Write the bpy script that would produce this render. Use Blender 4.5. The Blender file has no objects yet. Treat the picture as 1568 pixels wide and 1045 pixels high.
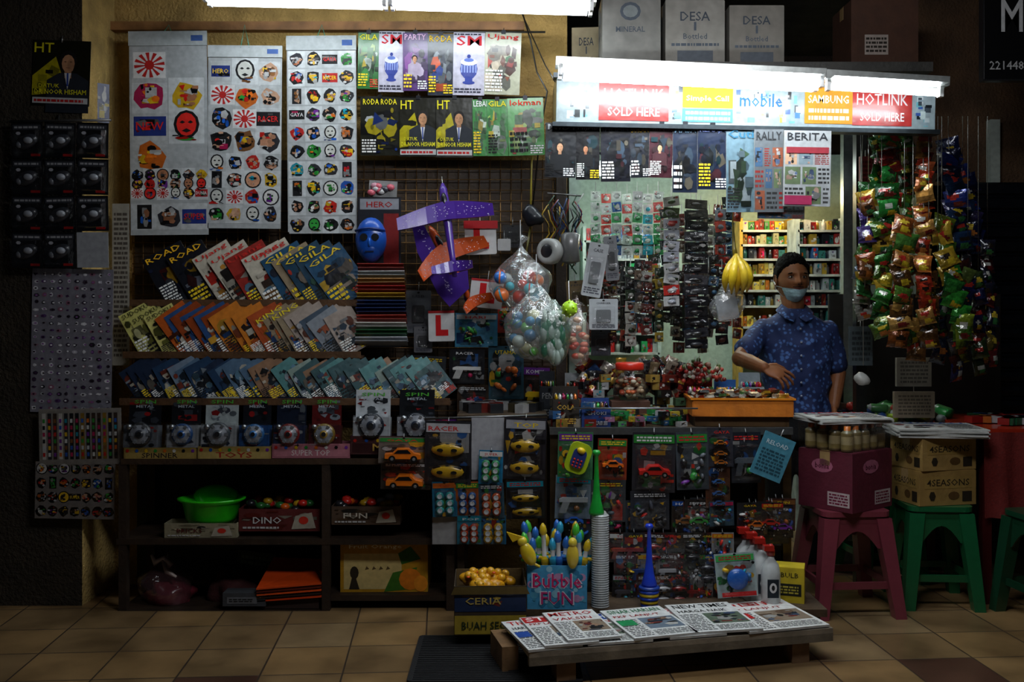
import bpy, math, random
import numpy as np
from mathutils import Matrix, Vector, noise
ZOOM=None
# ---------------------------------------------------------------- survey frame
FP=1524.0; H=1.30; HZ=480.0; CU=784.0
def P(u,v,d): return Vector(((u-CU)/FP*d, d, H-(v-HZ)/FP*d))
def S(px,d): return px*d/FP
BASE=Matrix(((1,0,0,0),(0,0,-1,0),(0,1,0,0),(0,0,0,1)))
def T(x,y,z): return Matrix.Translation((x,y,z))
def Rx(a): return Matrix.Rotation(math.radians(a),4,'X')
def Ry(a): return Matrix.Rotation(math.radians(a),4,'Y')
def Rz(a): return Matrix.Rotation(math.radians(a),4,'Z')
def F(p,roll=0,tilt=0,yaw=0): return Matrix.Translation(p)@Rz(yaw)@BASE@Rx(tilt)@Rz(roll)
def W(u0,v0,u1,v1,d,roll=0,tilt=0,yaw=0):
    return F(P((u0+u1)/2,(v0+v1)/2,d),roll,tilt,yaw),S(u1-u0,d),S(v1-v0,d)
_cc={}
def C(h):
    if not isinstance(h,str): return h
    if h not in _cc:
        x=h.lstrip('#'); o=[]
        for i in (0,2,4):
            c=int(x[i:i+2],16)/255
            o.append(c/12.92 if c<=.04045 else ((c+.055)/1.055)**2.4)
        _cc[h]=tuple(o)
    return _cc[h]
def mul(c,k): c=C(c); return (c[0]*k,c[1]*k,c[2]*k)
# ---------------------------------------------------------------- materials
MATS={}
def nm(name):
    m=bpy.data.materials.new(name); m.use_nodes=True; nt=m.node_tree; nt.nodes.clear()
    o=nt.nodes.new('ShaderNodeOutputMaterial'); return m,nt,o
def N(nt,t,**k):
    n=nt.nodes.new(t)
    for a,b in k.items(): setattr(n,a,b)
    return n
def vcmat(name,rough,metal=0,coat=0,var=.15,nscale=40,bump=0,bscale=60,spec=.5):
    m,nt,o=nm(name); L=nt.links
    b=N(nt,'ShaderNodeBsdfPrincipled'); a=N(nt,'ShaderNodeAttribute',attribute_name='Col')
    tc=N(nt,'ShaderNodeTexCoord'); nz=N(nt,'ShaderNodeTexNoise'); nz.inputs['Scale'].default_value=nscale
    L.new(tc.outputs['Object'],nz.inputs['Vector'])
    mr=N(nt,'ShaderNodeMapRange'); mr.inputs['To Min'].default_value=1-var; mr.inputs['To Max'].default_value=1+var
    mr.inputs['From Min'].default_value=.3; mr.inputs['From Max'].default_value=.7
    L.new(nz.outputs['Fac'],mr.inputs['Value'])
    vm=N(nt,'ShaderNodeVectorMath',operation='SCALE')
    L.new(a.outputs['Color'],vm.inputs[0]); L.new(mr.outputs['Result'],vm.inputs['Scale'])
    L.new(vm.outputs['Vector'],b.inputs['Base Color'])
    b.inputs['Roughness'].default_value=rough; b.inputs['Metallic'].default_value=metal
    b.inputs['Coat Weight'].default_value=coat; b.inputs['Coat Roughness'].default_value=.12
    b.inputs['Specular IOR Level'].default_value=spec
    if bump:
        n2=N(nt,'ShaderNodeTexNoise'); n2.inputs['Scale'].default_value=bscale
        L.new(tc.outputs['Object'],n2.inputs['Vector'])
        bp=N(nt,'ShaderNodeBump'); bp.inputs['Strength'].default_value=bump; bp.inputs['Distance'].default_value=.01
        L.new(n2.outputs['Fac'],bp.inputs['Height']); L.new(bp.outputs['Normal'],b.inputs['Normal'])
    L.new(b.outputs[0],o.inputs[0]); MATS[name]=m
vcmat('paper',.6,var=.12,spec=.3)
vcmat('glossy_print',.32,coat=.4,var=.15,bump=.35,bscale=16)
vcmat('plastic',.32,coat=.3,var=.06)
vcmat('foil',.22,metal=.3,coat=.7,var=.3,nscale=60,bump=.7,bscale=45)
vcmat('metal',.35,metal=.9,var=.15)
vcmat('wood',.6,var=.35,nscale=12,bump=.2)
vcmat('card',.75,var=.15,nscale=18,bump=.15)
vcmat('plaster',.9,var=.3,nscale=7,bump=1,bscale=70)
vcmat('skin',.5,var=.08,nscale=30,spec=.3)
vcmat('cloth',.85,var=.15,nscale=90,bump=.2,bscale=120)
vcmat('hair',.9,var=.5,nscale=200,bump=1,bscale=160,spec=.12)
def clearmat(name,white,g0,g1,bump,sc=22):
    m,nt,o=nm(name); L=nt.links
    t=N(nt,'ShaderNodeBsdfTransparent'); g=N(nt,'ShaderNodeBsdfGlossy'); g.inputs['Roughness'].default_value=.1
    d=N(nt,'ShaderNodeBsdfDiffuse'); a=N(nt,'ShaderNodeAttribute',attribute_name='Col')
    L.new(a.outputs['Color'],d.inputs['Color'])
    m1=N(nt,'ShaderNodeMixShader'); m1.inputs[0].default_value=white
    L.new(t.outputs[0],m1.inputs[1]); L.new(d.outputs[0],m1.inputs[2])
    tc=N(nt,'ShaderNodeTexCoord'); nz=N(nt,'ShaderNodeTexNoise'); nz.inputs['Scale'].default_value=sc; nz.inputs['Detail'].default_value=4
    L.new(tc.outputs['Object'],nz.inputs['Vector'])
    bp=N(nt,'ShaderNodeBump'); bp.inputs['Strength'].default_value=bump; bp.inputs['Distance'].default_value=.02
    L.new(nz.outputs['Fac'],bp.inputs['Height']); L.new(bp.outputs['Normal'],g.inputs['Normal'])
    fr=N(nt,'ShaderNodeLayerWeight'); fr.inputs['Blend'].default_value=.5; L.new(bp.outputs['Normal'],fr.inputs['Normal'])
    mr=N(nt,'ShaderNodeMapRange'); mr.inputs['To Min'].default_value=g0; mr.inputs['To Max'].default_value=g1; L.new(fr.outputs['Facing'],mr.inputs['Value'])
    m2=N(nt,'ShaderNodeMixShader'); L.new(mr.outputs['Result'],m2.inputs[0]); L.new(m1.outputs[0],m2.inputs[1]); L.new(g.outputs[0],m2.inputs[2])
    L.new(m2.outputs[0],o.inputs[0]); MATS[name]=m
clearmat('clear',.0,.04,.35,.9,26)
clearmat('bag',.12,.08,.5,1.0,16)
clearmat('glass',.0,.03,.4,0)
def emat(name,col,st):
    m,nt,o=nm(name); e=N(nt,'ShaderNodeEmission'); e.inputs[0].default_value=(*col,1); e.inputs[1].default_value=st
    nt.links.new(e.outputs[0],o.inputs[0]); MATS[name]=m
emat('tube_light',(.86,.95,1.0),34)
emat('tube_light_dim',(.86,.95,1.0),18)
emat('tube_light_inner',(.88,1.0,.93),36)
emat('lamp_warm',(1.0,.72,.3),44)
def shirtmat():
    m,nt,o=nm('shirt'); L=nt.links
    b=N(nt,'ShaderNodeBsdfPrincipled'); b.inputs['Roughness'].default_value=.8
    tc=N(nt,'ShaderNodeTexCoord'); v=N(nt,'ShaderNodeTexVoronoi'); v.inputs['Scale'].default_value=42
    n=N(nt,'ShaderNodeTexNoise'); n.inputs['Scale'].default_value=26; n.inputs['Distortion'].default_value=1.5
    L.new(tc.outputs['Object'],v.inputs['Vector']); L.new(tc.outputs['Object'],n.inputs['Vector'])
    mth=N(nt,'ShaderNodeMath',operation='MULTIPLY'); L.new(v.outputs['Distance'],mth.inputs[0]); L.new(n.outputs['Fac'],mth.inputs[1])
    cr=N(nt,'ShaderNodeValToRGB'); cr.color_ramp.elements[0].position=.11; cr.color_ramp.elements[0].color=(.06,.14,.38,1)
    cr.color_ramp.elements[1].position=.19; cr.color_ramp.elements[1].color=(.010,.022,.095,1)
    L.new(mth.outputs[0],cr.inputs[0]); L.new(cr.outputs[0],b.inputs['Base Color']); L.new(b.outputs[0],o.inputs[0]); MATS['shirt']=m
shirtmat()
def floormat():
    m,nt,o=nm('floor_tiles'); L=nt.links
    b=N(nt,'ShaderNodeBsdfPrincipled')
    tc=N(nt,'ShaderNodeTexCoord'); mp=N(nt,'ShaderNodeMapping'); mp.inputs['Scale'].default_value=(3.4,3.4,3.4); mp.inputs['Rotation'].default_value=(0,0,math.radians(-4)); mp.inputs['Location'].default_value=(.17,.25,0)
    L.new(tc.outputs['Object'],mp.inputs['Vector'])
    fl=N(nt,'ShaderNodeVectorMath',operation='FLOOR'); L.new(mp.outputs[0],fl.inputs[0])
    wn=N(nt,'ShaderNodeTexWhiteNoise',noise_dimensions='2D'); L.new(fl.outputs[0],wn.inputs['Vector'])
    cr=N(nt,'ShaderNodeValToRGB'); cr.color_ramp.interpolation='CONSTANT'; e=cr.color_ramp.elements
    e[0].position=0; e[0].color=(.30,.18,.075,1); e[1].position=.4; e[1].color=(.25,.155,.07,1)
    x=e.new(.70); x.color=(.11,.05,.032,1); x=e.new(.86); x.color=(.3,.2,.1,1)
    L.new(wn.outputs['Value'],cr.inputs[0])
    nz=N(nt,'ShaderNodeTexNoise'); nz.inputs['Scale'].default_value=5; nz.inputs['Detail'].default_value=8; L.new(tc.outputs['Object'],nz.inputs['Vector'])
    mx=N(nt,'ShaderNodeMix',data_type='RGBA',blend_type='MULTIPLY'); mx.inputs[0].default_value=.85
    r2=N(nt,'ShaderNodeValToRGB'); r2.color_ramp.elements[0].position=.3; r2.color_ramp.elements[0].color=(.35,.33,.31,1); r2.color_ramp.elements[1].position=.65
    L.new(nz.outputs['Fac'],r2.inputs[0]); L.new(cr.outputs[0],mx.inputs[6]); L.new(r2.outputs[0],mx.inputs[7])
    bk=N(nt,'ShaderNodeTexBrick',offset=0,squash=1); bk.inputs['Scale'].default_value=1; bk.inputs['Brick Width'].default_value=1; bk.inputs['Row Height'].default_value=1
    bk.inputs['Mortar Size'].default_value=.012; bk.inputs['Mortar Smooth'].default_value=.1; L.new(mp.outputs[0],bk.inputs['Vector'])
    m2=N(nt,'ShaderNodeMix',data_type='RGBA'); L.new(bk.outputs['Fac'],m2.inputs[0]); L.new(mx.outputs[2],m2.inputs[6]); m2.inputs[7].default_value=(.05,.035,.025,1)
    L.new(m2.outputs[2],b.inputs['Base Color']); b.inputs['Roughness'].default_value=.33
    bp=N(nt,'ShaderNodeBump',invert=True); bp.inputs['Strength'].default_value=.5; bp.inputs['Distance'].default_value=.005
    L.new(bk.outputs['Fac'],bp.inputs['Height']); L.new(bp.outputs[0],b.inputs['Normal'])
    L.new(b.outputs[0],o.inputs[0]); MATS['floor_tiles']=m
floormat()
# ---------------------------------------------------------------- text
SC=bpy.context.scene
_tm={}
def tmesh(s):
    if s in _tm: return _tm[s]
    cu=bpy.data.curves.new('t','FONT'); cu.body=s; cu.resolution_u=1; cu.offset=.008
    ob=bpy.data.objects.new('t',cu); SC.collection.objects.link(ob)
    dg=bpy.context.evaluated_depsgraph_get(); me=bpy.data.meshes.new_from_object(ob.evaluated_get(dg))
    vs=[tuple(v.co) for v in me.vertices]; fs=[tuple(p.vertices) for p in me.polygons]
    bpy.data.objects.remove(ob); bpy.data.meshes.remove(me); bpy.data.curves.remove(cu)
    if vs:
        x0=min(v[0] for v in vs); x1=max(v[0] for v in vs); y0=min(v[1] for v in vs); y1=max(v[1] for v in vs)
        W_=max(x1-x0,1e-4); H_=max(y1-y0,1e-4)
        vs=[((v[0]-x0)/W_,(v[1]-y0)/H_,0) for v in vs]
        _tm[s]=(vs,fs,W_/H_)
    else: _tm[s]=([],[],1)
    return _tm[s]
# ---------------------------------------------------------------- mesh builder
class MB:
    def __init__(s): s.v=[];s.f=[];s.c=[];s.m=[];s.s=[]
    def add(s,vs,fs,col,mat='paper',M=None,sm=False):
        b=len(s.v)
        if M is not None: s.v+=[tuple(M@Vector(p)) for p in vs]
        else: s.v+=[tuple(p) for p in vs]
        lst=isinstance(col,list)
        if not lst: col=C(col)
        for k,f in enumerate(fs):
            s.f.append([b+i for i in f]); s.c.append(C(col[k]) if lst else col); s.m.append(mat); s.s.append(sm)
        return s
    def quad(s,M,x0,y0,x1,y1,z,col,mat='paper'):
        return s.add([(x0,y0,z),(x1,y0,z),(x1,y1,z),(x0,y1,z)],[(0,1,2,3)],col,mat,M)
    def poly(s,M,pts,z,col,mat='paper'):
        return s.add([(p[0],p[1],z) for p in pts],[tuple(range(len(pts)))],col,mat,M)
    def ell(s,M,cx,cy,rx,ry,z,col,mat='paper',n=12,a0=0):
        return s.poly(M,[(cx+rx*math.cos(a0+6.2832*i/n),cy+ry*math.sin(a0+6.2832*i/n)) for i in range(n)],z,col,mat)
    def box(s,M,x,y,z,col,mat='card',c=(0,0,0)):
        x/=2;y/=2;z/=2; a,b,d=c
        vs=[(a+i*x,b+j*y,d+k*z) for k in(-1,1) for j in(-1,1) for i in(-1,1)]
        return s.add(vs,[(0,2,3,1),(4,5,7,6),(0,1,5,4),(2,6,7,3),(0,4,6,2),(1,3,7,5)],col,mat,M)
    def rbox(s,M,x,y,z,r,col,mat='plastic',c=(0,0,0),n=4):
        pts=[]
        for (sx,sy,a) in ((1,1,0),(-1,1,90),(-1,-1,180),(1,-1,270)):
            for i in range(n+1):
                t=math.radians(a+90*i/n); pts.append((c[0]+sx*(x/2-r)+r*math.cos(t),c[1]+sy*(y/2-r)+r*math.sin(t)))
        return s.prism(M,pts,c[2]-z/2,c[2]+z/2,col,mat)
    def prism(s,M,pts,z0,z1,col,mat='plastic',sm=False):
        n=len(pts); vs=[(p[0],p[1],z0) for p in pts]+[(p[0],p[1],z1) for p in pts]
        fs=[tuple(range(n-1,-1,-1)),tuple(range(n,2*n))]+[(i,(i+1)%n,n+(i+1)%n,n+i) for i in range(n)]
        return s.add(vs,fs,col,mat,M,sm)
    def lathe(s,M,prof,col,mat='plastic',n=16,sy=1,cap=True,sm=True):
        vs=[];fs=[];cs=[]; lst=isinstance(col,list); k=len(prof)
        for (r,z) in prof:
            for i in range(n):
                a=6.28318*i/n; vs.append((r*math.cos(a),sy*r*math.sin(a),z))
        for j in range(k-1):
            for i in range(n):
                fs.append((j*n+i,j*n+(i+1)%n,(j+1)*n+(i+1)%n,(j+1)*n+i)); cs.append(col[j] if lst else col)
        if cap:
            fs.append(tuple(range(n-1,-1,-1))); cs.append(cs[0]); fs.append(tuple((k-1)*n+i for i in range(n))); cs.append(cs[-2] if lst else col)
        return s.add(vs,fs,cs,mat,M,sm)
    def ball(s,M,rx,ry,rz,col,mat='plastic',n=14,m=9,c=(0,0,0),fn=None):
        vs=[(0,0,rz)]; fs=[]
        for j in range(1,m):
            p=math.pi*j/m
            for i in range(n):
                a=6.28318*i/n; vs.append((rx*math.sin(p)*math.cos(a),ry*math.sin(p)*math.sin(a),rz*math.cos(p)))
        vs.append((0,0,-rz)); e=len(vs)-1
        for i in range(n):
            fs.append((0,1+i,1+(i+1)%n)); fs.append((e,1+(m-2)*n+(i+1)%n,1+(m-2)*n+i))
        for j in range(m-2):
            for i in range(n):
                a=1+j*n+i;b=1+j*n+(i+1)%n; fs.append((a,a+n,b+n,b))
        vs=[(v[0]+c[0],v[1]+c[1],v[2]+c[2]) for v in vs]
        if fn: vs=[fn(v) for v in vs]
        return s.add(vs,fs,col,mat,M,True)
    def tube(s,pts,r,col,mat='plastic',n=6,M=None,fl=1.0):
        pts=[Vector(p) for p in pts]; k=len(pts)
        rr=r if isinstance(r,(list,tuple)) else [r]*k
        vs=[];fs=[]; up=None
        for i,p in enumerate(pts):
            t=(pts[min(i+1,k-1)]-pts[max(i-1,0)]).normalized()
            if up is None: up=Vector((0,0,1)) if abs(t.z)<.9 else Vector((1,0,0))
            a=t.cross(up).normalized(); b=a.cross(t).normalized(); up=b
            for j in range(n):
                q=6.28318*j/n; vs.append(p+a*math.cos(q)*rr[i]+b*math.sin(q)*rr[i]*fl)
        for i in range(k-1):
            for j in range(n): fs.append((i*n+j,(i+1)*n+j,(i+1)*n+(j+1)%n,i*n+(j+1)%n))
        fs.append(tuple(range(n))); fs.append(tuple((k-1)*n+j for j in range(n-1,-1,-1)))
        return s.add(vs,fs,col,mat,M,True)
    def text(s,M,t,x,y,h,col,w=None,z=.002,mat='paper',center=True):
        vs,fs,asp=tmesh(t)
        if not vs: return s
        ww=h*asp if w is None else w
        ox=x-ww/2 if center else x; oy=y-h/2
        return s.add([(ox+v[0]*ww,oy+v[1]*h,z) for v in vs],fs,col,mat,M)
    def build(s,name):
        A=np.array(s.v,dtype=float); c=(A.min(0)+A.max(0))/2; A=A-c
        me=bpy.data.meshes.new(name); me.from_pydata(A.tolist(),[],s.f)
        lens=np.array([len(f) for f in s.f]); cols=np.ones((len(s.f),4),dtype=np.float32); cols[:,:3]=np.array(s.c)
        at=me.attributes.new('Col','FLOAT_COLOR','CORNER'); at.data.foreach_set('color',np.repeat(cols,lens,axis=0).ravel())
        names=sorted(set(s.m)); ix={k:i for i,k in enumerate(names)}
        for k in names: me.materials.append(MATS[k])
        me.polygons.foreach_set('material_index',[ix[k] for k in s.m])
        me.polygons.foreach_set('use_smooth',s.s)
        me.update()
        o=bpy.data.objects.new(name,me); o.location=c; SC.collection.objects.link(o); return o
def remesh(mb,vox,it=6):
    me=bpy.data.meshes.new('r'); me.from_pydata(mb.v,[],mb.f); o=bpy.data.objects.new('r',me); SC.collection.objects.link(o)
    m=o.modifiers.new('a','REMESH'); m.mode='VOXEL'; m.voxel_size=vox
    q=o.modifiers.new('b','SMOOTH'); q.iterations=it; q.factor=.5
    dg=bpy.context.evaluated_depsgraph_get(); e=bpy.data.meshes.new_from_object(o.evaluated_get(dg))
    vs=[tuple(v.co) for v in e.vertices]; fs=[tuple(p.vertices) for p in e.polygons]
    bpy.data.objects.remove(o); bpy.data.meshes.remove(me); bpy.data.meshes.remove(e); return vs,fs
# ---------------------------------------------------------------- graphics helpers
BR=['#d8261c','#1f5fc4','#f2c21a','#2f9a3a','#e8741c','#f0f0ec','#111114','#7a2fa0','#18a0b8','#c41f5a','#8c5a2c','#cfd4d8']
WORDS=['SUPER','RACER','STAR','KOMIK','HERO','TOP','NEW','POP','SPORT','GAYA','KING','MAX','UTAMA','HARI','DUNIA','FUN']
def lines(mb,M,x0,y0,x1,y1,n,z,col,rr,fill=.55):
    dy=(y1-y0)/n
    for i in range(n):
        y=y1-dy*(i+1); x=x0
        while x<x1-.004:
            l=min(rr.uniform(.006,.024),x1-x); mb.quad(M,x,y+dy*.2,x+l,y+dy*(.2+fill),z,col); x+=l+.004
def person(mb,M,cx,cy,s,z,skin,cloth,hair='#15100e'):
    mb.poly(M,[(cx-.5*s,cy-1.1*s),(cx+.5*s,cy-1.1*s),(cx+.48*s,cy-.35*s),(cx+.2*s,cy-.18*s),(cx-.2*s,cy-.18*s),(cx-.48*s,cy-.35*s)],z,cloth)
    mb.quad(M,cx-.08*s,cy-.3*s,cx+.08*s,cy-.05*s,z+.0003,mul(skin,.7))
    mb.ell(M,cx,cy+.13*s,.20*s,.22*s,z+.0004,hair,n=12)
    mb.ell(M,cx,cy+.04*s,.15*s,.21*s,z+.0008,skin,n=12)
    mb.ell(M,cx+.06*s,cy+.0*s,.08*s,.16*s,z+.001,mul(skin,.75),n=8)
    for q in(-.065,.065): mb.ell(M,cx+q*s,cy+.08*s,.03*s,.014*s,z+.0013,mul(skin,.25),n=6)
    mb.quad(M,cx-.045*s,cy-.065*s,cx+.045*s,cy-.05*s,z+.0013,mul(skin,.4))
def blobs(mb,M,x0,y0,x1,y1,n,z,pal,rr,s0=.05,s1=.2,mat='glossy_print',k0=.25,k1=1.0,dz=.00012):
    w=x1-x0; h=y1-y0
    for i in range(n):
        sc=rr.uniform(s0,s1)*(1-.5*i/n); rx=sc*w*rr.uniform(.5,1.3); ry=sc*h*rr.uniform(.4,1.1); rx=min(rx,w*.48); ry=min(ry,h*.48)
        cx=rr.uniform(x0+rx,x1-rx); cy=rr.uniform(y0+ry,y1-ry); c=mul(rr.choice(pal),rr.uniform(k0,k1)); t=rr.random()
        if t<.7: mb.ell(M,cx,cy,rx,ry,z,c,mat,n=rr.randint(3,8),a0=rr.random()*3)
        else: mb.quad(M,cx-rx,cy-ry,cx+rx,cy+ry*rr.uniform(-.6,1),z,c,mat)
        z+=dz
    return z
def cover(mb,M,w,h,bg,title,tc,rr,th=.004,style='mix',pal=BR,mat='glossy_print',ppl=None,nb=30):
    mb.box(M,w,h,th,'#b5b2a8','paper',c=(0,0,-th/2))
    mb.quad(M,-w/2,-h/2,w/2,h/2,.0004,bg,mat)
    z=.0007
    if style!='news':
        z=blobs(mb,M,-w*.49,-h*.49,w*.49,h*.34,nb,z,list(pal)+[bg],rr,.07,.3,k0=.15,k1=.85)
        if ppl is None: ppl=rr.random()<.4
        if ppl: person(mb,M,rr.uniform(-.1,.15)*w,.03*h,w*.85*rr.uniform(.6,.95),z,rr.choice(['#a87050','#c89470','#8a5a3c']),mul(rr.choice(pal),.7)); z+=.0018
        lines(mb,M,-w*.46,-h*.46,-w*.46+w*rr.uniform(.25,.5),-h*rr.uniform(.05,.25),rr.randint(4,8),z,rr.choice(['#e4e4e0','#e0c01a','#111111']),rr)
        if rr.random()<.6: lines(mb,M,w*.1,-h*.48,w*.47,-h*.32,4,z,rr.choice(['#e8e8e8','#e0c21a','#c03020']),rr)
    else:
        for r_ in range(3):
            y1=h*(.28-.26*r_); y0=y1-h*.23
            x=-w*.47
            while x<w*.4:
                cw=rr.uniform(.2,.4)*w; cw=min(cw,w*.47-x)
                if rr.random()<.45:
                    mb.quad(M,x,y0,x+cw,y1,z,mul(rr.choice(['#7a8a92','#8c4a30','#3a5a7a','#5a6a4a','#c8a080']),.8)); blobs(mb,M,x,y0,x+cw,y1,9,z+.0003,['#282828','#b09080','#506080','#a8a8a8'],rr,.1,.3)
                else: lines(mb,M,x,y0,x+cw,y1,rr.choice([4,8,9]),z,rr.choice(['#222222','#333333','#7a1a14']),rr,.5)
                x+=cw+.008
        z+=.0015
    if title: mb.text(M,title,0,h*.5-h*.08,h*.1,tc,w=w*.86,z=z+.0006)
    return z
SKN=['#c89070','#e0b090','#a87050','#d8241c','#f0c020','#2f9a3a','#1f5fc4','#e8741c']
def sticker(mb,M,cx,cy,r,rr,z=.001):
    k=rr.randrange(14); c1=rr.choice(BR); c2=rr.choice(SKN); bl='#101013'
    if k==0:
        mb.ell(M,cx,cy,r,r,z,bl,n=16); mb.ell(M,cx,cy,r*.84,r*.84,z+.0004,rr.choice(['#d0d0cc',c2])); blobs(mb,M,cx-r*.6,cy-r*.6,cx+r*.6,cy+r*.6,12,z+.0006,[bl,c1,c2,'#505050'],rr,.12,.35)
    elif k==1:
        mb.quad(M,cx-r,cy-r*.8,cx+r,cy+r*.8,z,'#d8d8d8')
        for i in range(12):
            a=6.283*i/12; mb.poly(M,[(cx,cy),(cx+r*.95*math.cos(a),cy+r*.78*math.sin(a)),(cx+r*.95*math.cos(a+.26),cy+r*.78*math.sin(a+.26))],z+.0004,'#b01f1c')
        mb.ell(M,cx,cy,r*.3,r*.3,z+.0008,'#b01f1c')
    elif k==2:
        mb.ell(M,cx,cy+r*.1,r*.8,r*.88,z,bl); mb.ell(M,cx,cy+r*.1,r*.62,r*.72,z+.0004,rr.choice(['#c8c8c2','#c8c8c2',c2]))
        for q in(-.25,.25): mb.poly(M,[(cx+q*r-.18*r,cy+r*.22),(cx+q*r,cy+r*.34),(cx+q*r+.18*r,cy+r*.22),(cx+q*r,cy+r*.14)],z+.0008,bl)
        mb.poly(M,[(cx-r*.3,cy-r*.3),(cx,cy-r*.15),(cx+r*.3,cy-r*.3),(cx,cy-r*.42)],z+.0008,bl); blobs(mb,M,cx-r*.9,cy-r,cx+r*.9,cy-r*.4,6,z+.001,[bl,c1,c2],rr,.1,.3)
    elif k==3:
        mb.quad(M,cx-r,cy-r*.6,cx+r,cy+r*.6,z,rr.choice([bl,'#1c2f78','#a81c1c',bl])); blobs(mb,M,cx-r,cy-r*.6,cx+r,cy+r*.6,7,z+.0002,[c1,bl,'#606060'],rr,.1,.3); mb.text(M,rr.choice(WORDS),cx,cy,r*.5,rr.choice(['#d8d8d8','#e8c020','#d02020']),w=r*1.7,z=z+.0014)
    elif k==5:
        mb.quad(M,cx-r*.6,cy-r,cx+r*.6,cy+r,z,bl); blobs(mb,M,cx-r*.55,cy-r*.95,cx+r*.55,cy+r*.95,13,z+.0003,[c1,c2,bl,'#909090'],rr,.12,.4,k0=.5)
    else:
        b=rr.choice([bl,bl,'#24242a',mul(c1,.6),mul(c2,.6)])
        n=rr.randint(8,13); mb.poly(M,[(cx+r*rr.uniform(.7,1.05)*math.cos(6.283*i/n),cy+r*rr.uniform(.7,1.05)*math.sin(6.283*i/n)) for i in range(n)],z,b)
        blobs(mb,M,cx-r*.78,cy-r*.78,cx+r*.78,cy+r*.78,17,z+.0003,[bl,c1,c2,c2,'#c8c8c8',rr.choice(SKN),bl],rr,.09,.33,k0=.55)
def toycar(mb,M,L,col):
    h=L*.32; w=L*.42
    pts=[(-.5,.12),(-.5,.5),(-.3,.55),(-.18,.95),(.15,1),(.3,.6),(.48,.48),(.5,.12)]
    mb.prism(M,[(a*L,b*h-h/2) for a,b in pts],0,w,col,'plastic')
    mb.prism(M,[(a*L,b*h-h/2) for a,b in [(-.25,.58),(-.15,.88),(.12,.92),(.22,.6)]],-.001,w+.002,'#0a0c10','plastic')
    for q in(-.3,.3):
        for zz in(0,w): mb.lathe(M@T(q*L,-h*.38,zz-.004),[(h*.3,0),(h*.3,.01)],'#101010','plastic',n=12,sm=False); mb.lathe(M@T(q*L,-h*.38,zz+.0065),[(h*.14,0),(h*.13,.001)],'#c8ccd0','metal',n=8,sm=False)
def bubble(mb,M,bx,by0,by1,t,k=.88):
    ym=(by0+by1)/2; hy=(by1-by0)/2
    vs=[(-bx,by0,.002),(bx,by0,.002),(bx,by1,.002),(-bx,by1,.002),(-bx*k,ym-hy*k,t),(bx*k,ym-hy*k,t),(bx*k,ym+hy*k,t),(-bx*k,ym+hy*k,t)]
    mb.add(vs,[(4,5,6,7),(0,1,5,4),(1,2,6,5),(2,3,7,6),(3,0,4,7)],'#ffffff','clear',M)
def blister(mb,M,w,h,card,kind,rr,hdr=None,toy=None,bub=True):
    mb.box(M,w,h,.002,card,'glossy_print')
    z=blobs(mb,M,-w*.49,-h*.49,w*.49,h*.49,20,.0013,['#c83020','#285a9a','#d0a020','#2a7a38','#b8b8b8',card,card,'#101014','#101014'],rr,.06,.26,k0=.3,k1=.85)
    if hdr or rr.random()<.5: mb.quad(M,-w*.47,h*.32,w*.47,h*.46,z,hdr or mul(rr.choice(BR),.6))
    if rr.random()<.5: mb.text(M,rr.choice(WORDS),rr.uniform(-.1,.1)*w,h*.38,h*.075,rr.choice(['#d8d8d8','#d8b81a','#c02820']),w=w*rr.uniform(.4,.7),z=z+.0005)
    else: lines(mb,M,-w*.4,h*.34,w*.4,h*.44,2,z+.0005,rr.choice(['#d0d0d0','#d0b020','#b02020']),rr)
    mb.ell(M,0,h*.47,.006,.004,z+.001,'#050505',n=8)
    toy=toy or rr.choice(BR); B=M@T(0,-h*.1,.003)
    if kind=='car': toycar(mb,B,w*.72,toy)
    elif kind=='cars':
        for q in(-.25,.05,.3): toycar(mb,B@T(0,-h*q*.9,0),w*.5,toy)
    elif kind=='discs':
        for i in range(3):
            for j in range(2): mb.lathe(B@T((j-.5)*w*.4,(i-1)*h*.2,0),[(w*.17,0),(w*.17,.012),(w*.1,.018),(w*.05,.014)],[toy,mul(toy,.6),'#c8ccd0'],'plastic',n=12)
    elif kind=='mask':
        for q in(.15,-.2):
            mb.ball(B@T(0,h*q,.008),w*.36,h*.11,.018,toy,'plastic')
            for e in(-.15,.15): mb.ell(B@T(0,h*q,.03),e*w,0,w*.07,h*.03,0,'#0a0a0a',n=8)
            mb.tube([B@Vector((k*w*.3,h*(q+.09-.03*k*k),.012)) for k in(-1,0,1)],.006,'#18181c')
    elif kind=='gun':
        mb.prism(B,[(-w*.4,0),(w*.4,0),(w*.4,h*.1),(-w*.3,h*.1),(-w*.4,h*.06)],0,.016,toy); mb.prism(B,[(-w*.3,0),(-w*.1,0),(-w*.2,-h*.25),(-w*.4,-h*.25)],0,.016,mul(toy,.6)); mb.lathe(B@T(w*.1,-h*.15,0),[(h*.07,0),(h*.06,.015)],mul(rr.choice(BR),.8),n=10)
    else:
        for i in range(10): mb.ball(B@T(rr.uniform(-.32,.32)*w,rr.uniform(-.3,.3)*h,.008)@Rz(rr.uniform(0,180)),w*rr.uniform(.05,.16),h*rr.uniform(.02,.07),.012,rr.choice([toy,mul(toy,.5),rr.choice(BR),'#18181c']),n=8,m=5)
    if bub: bubble(mb,M,w*.43,-h*.46,h*.28,.036)
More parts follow.
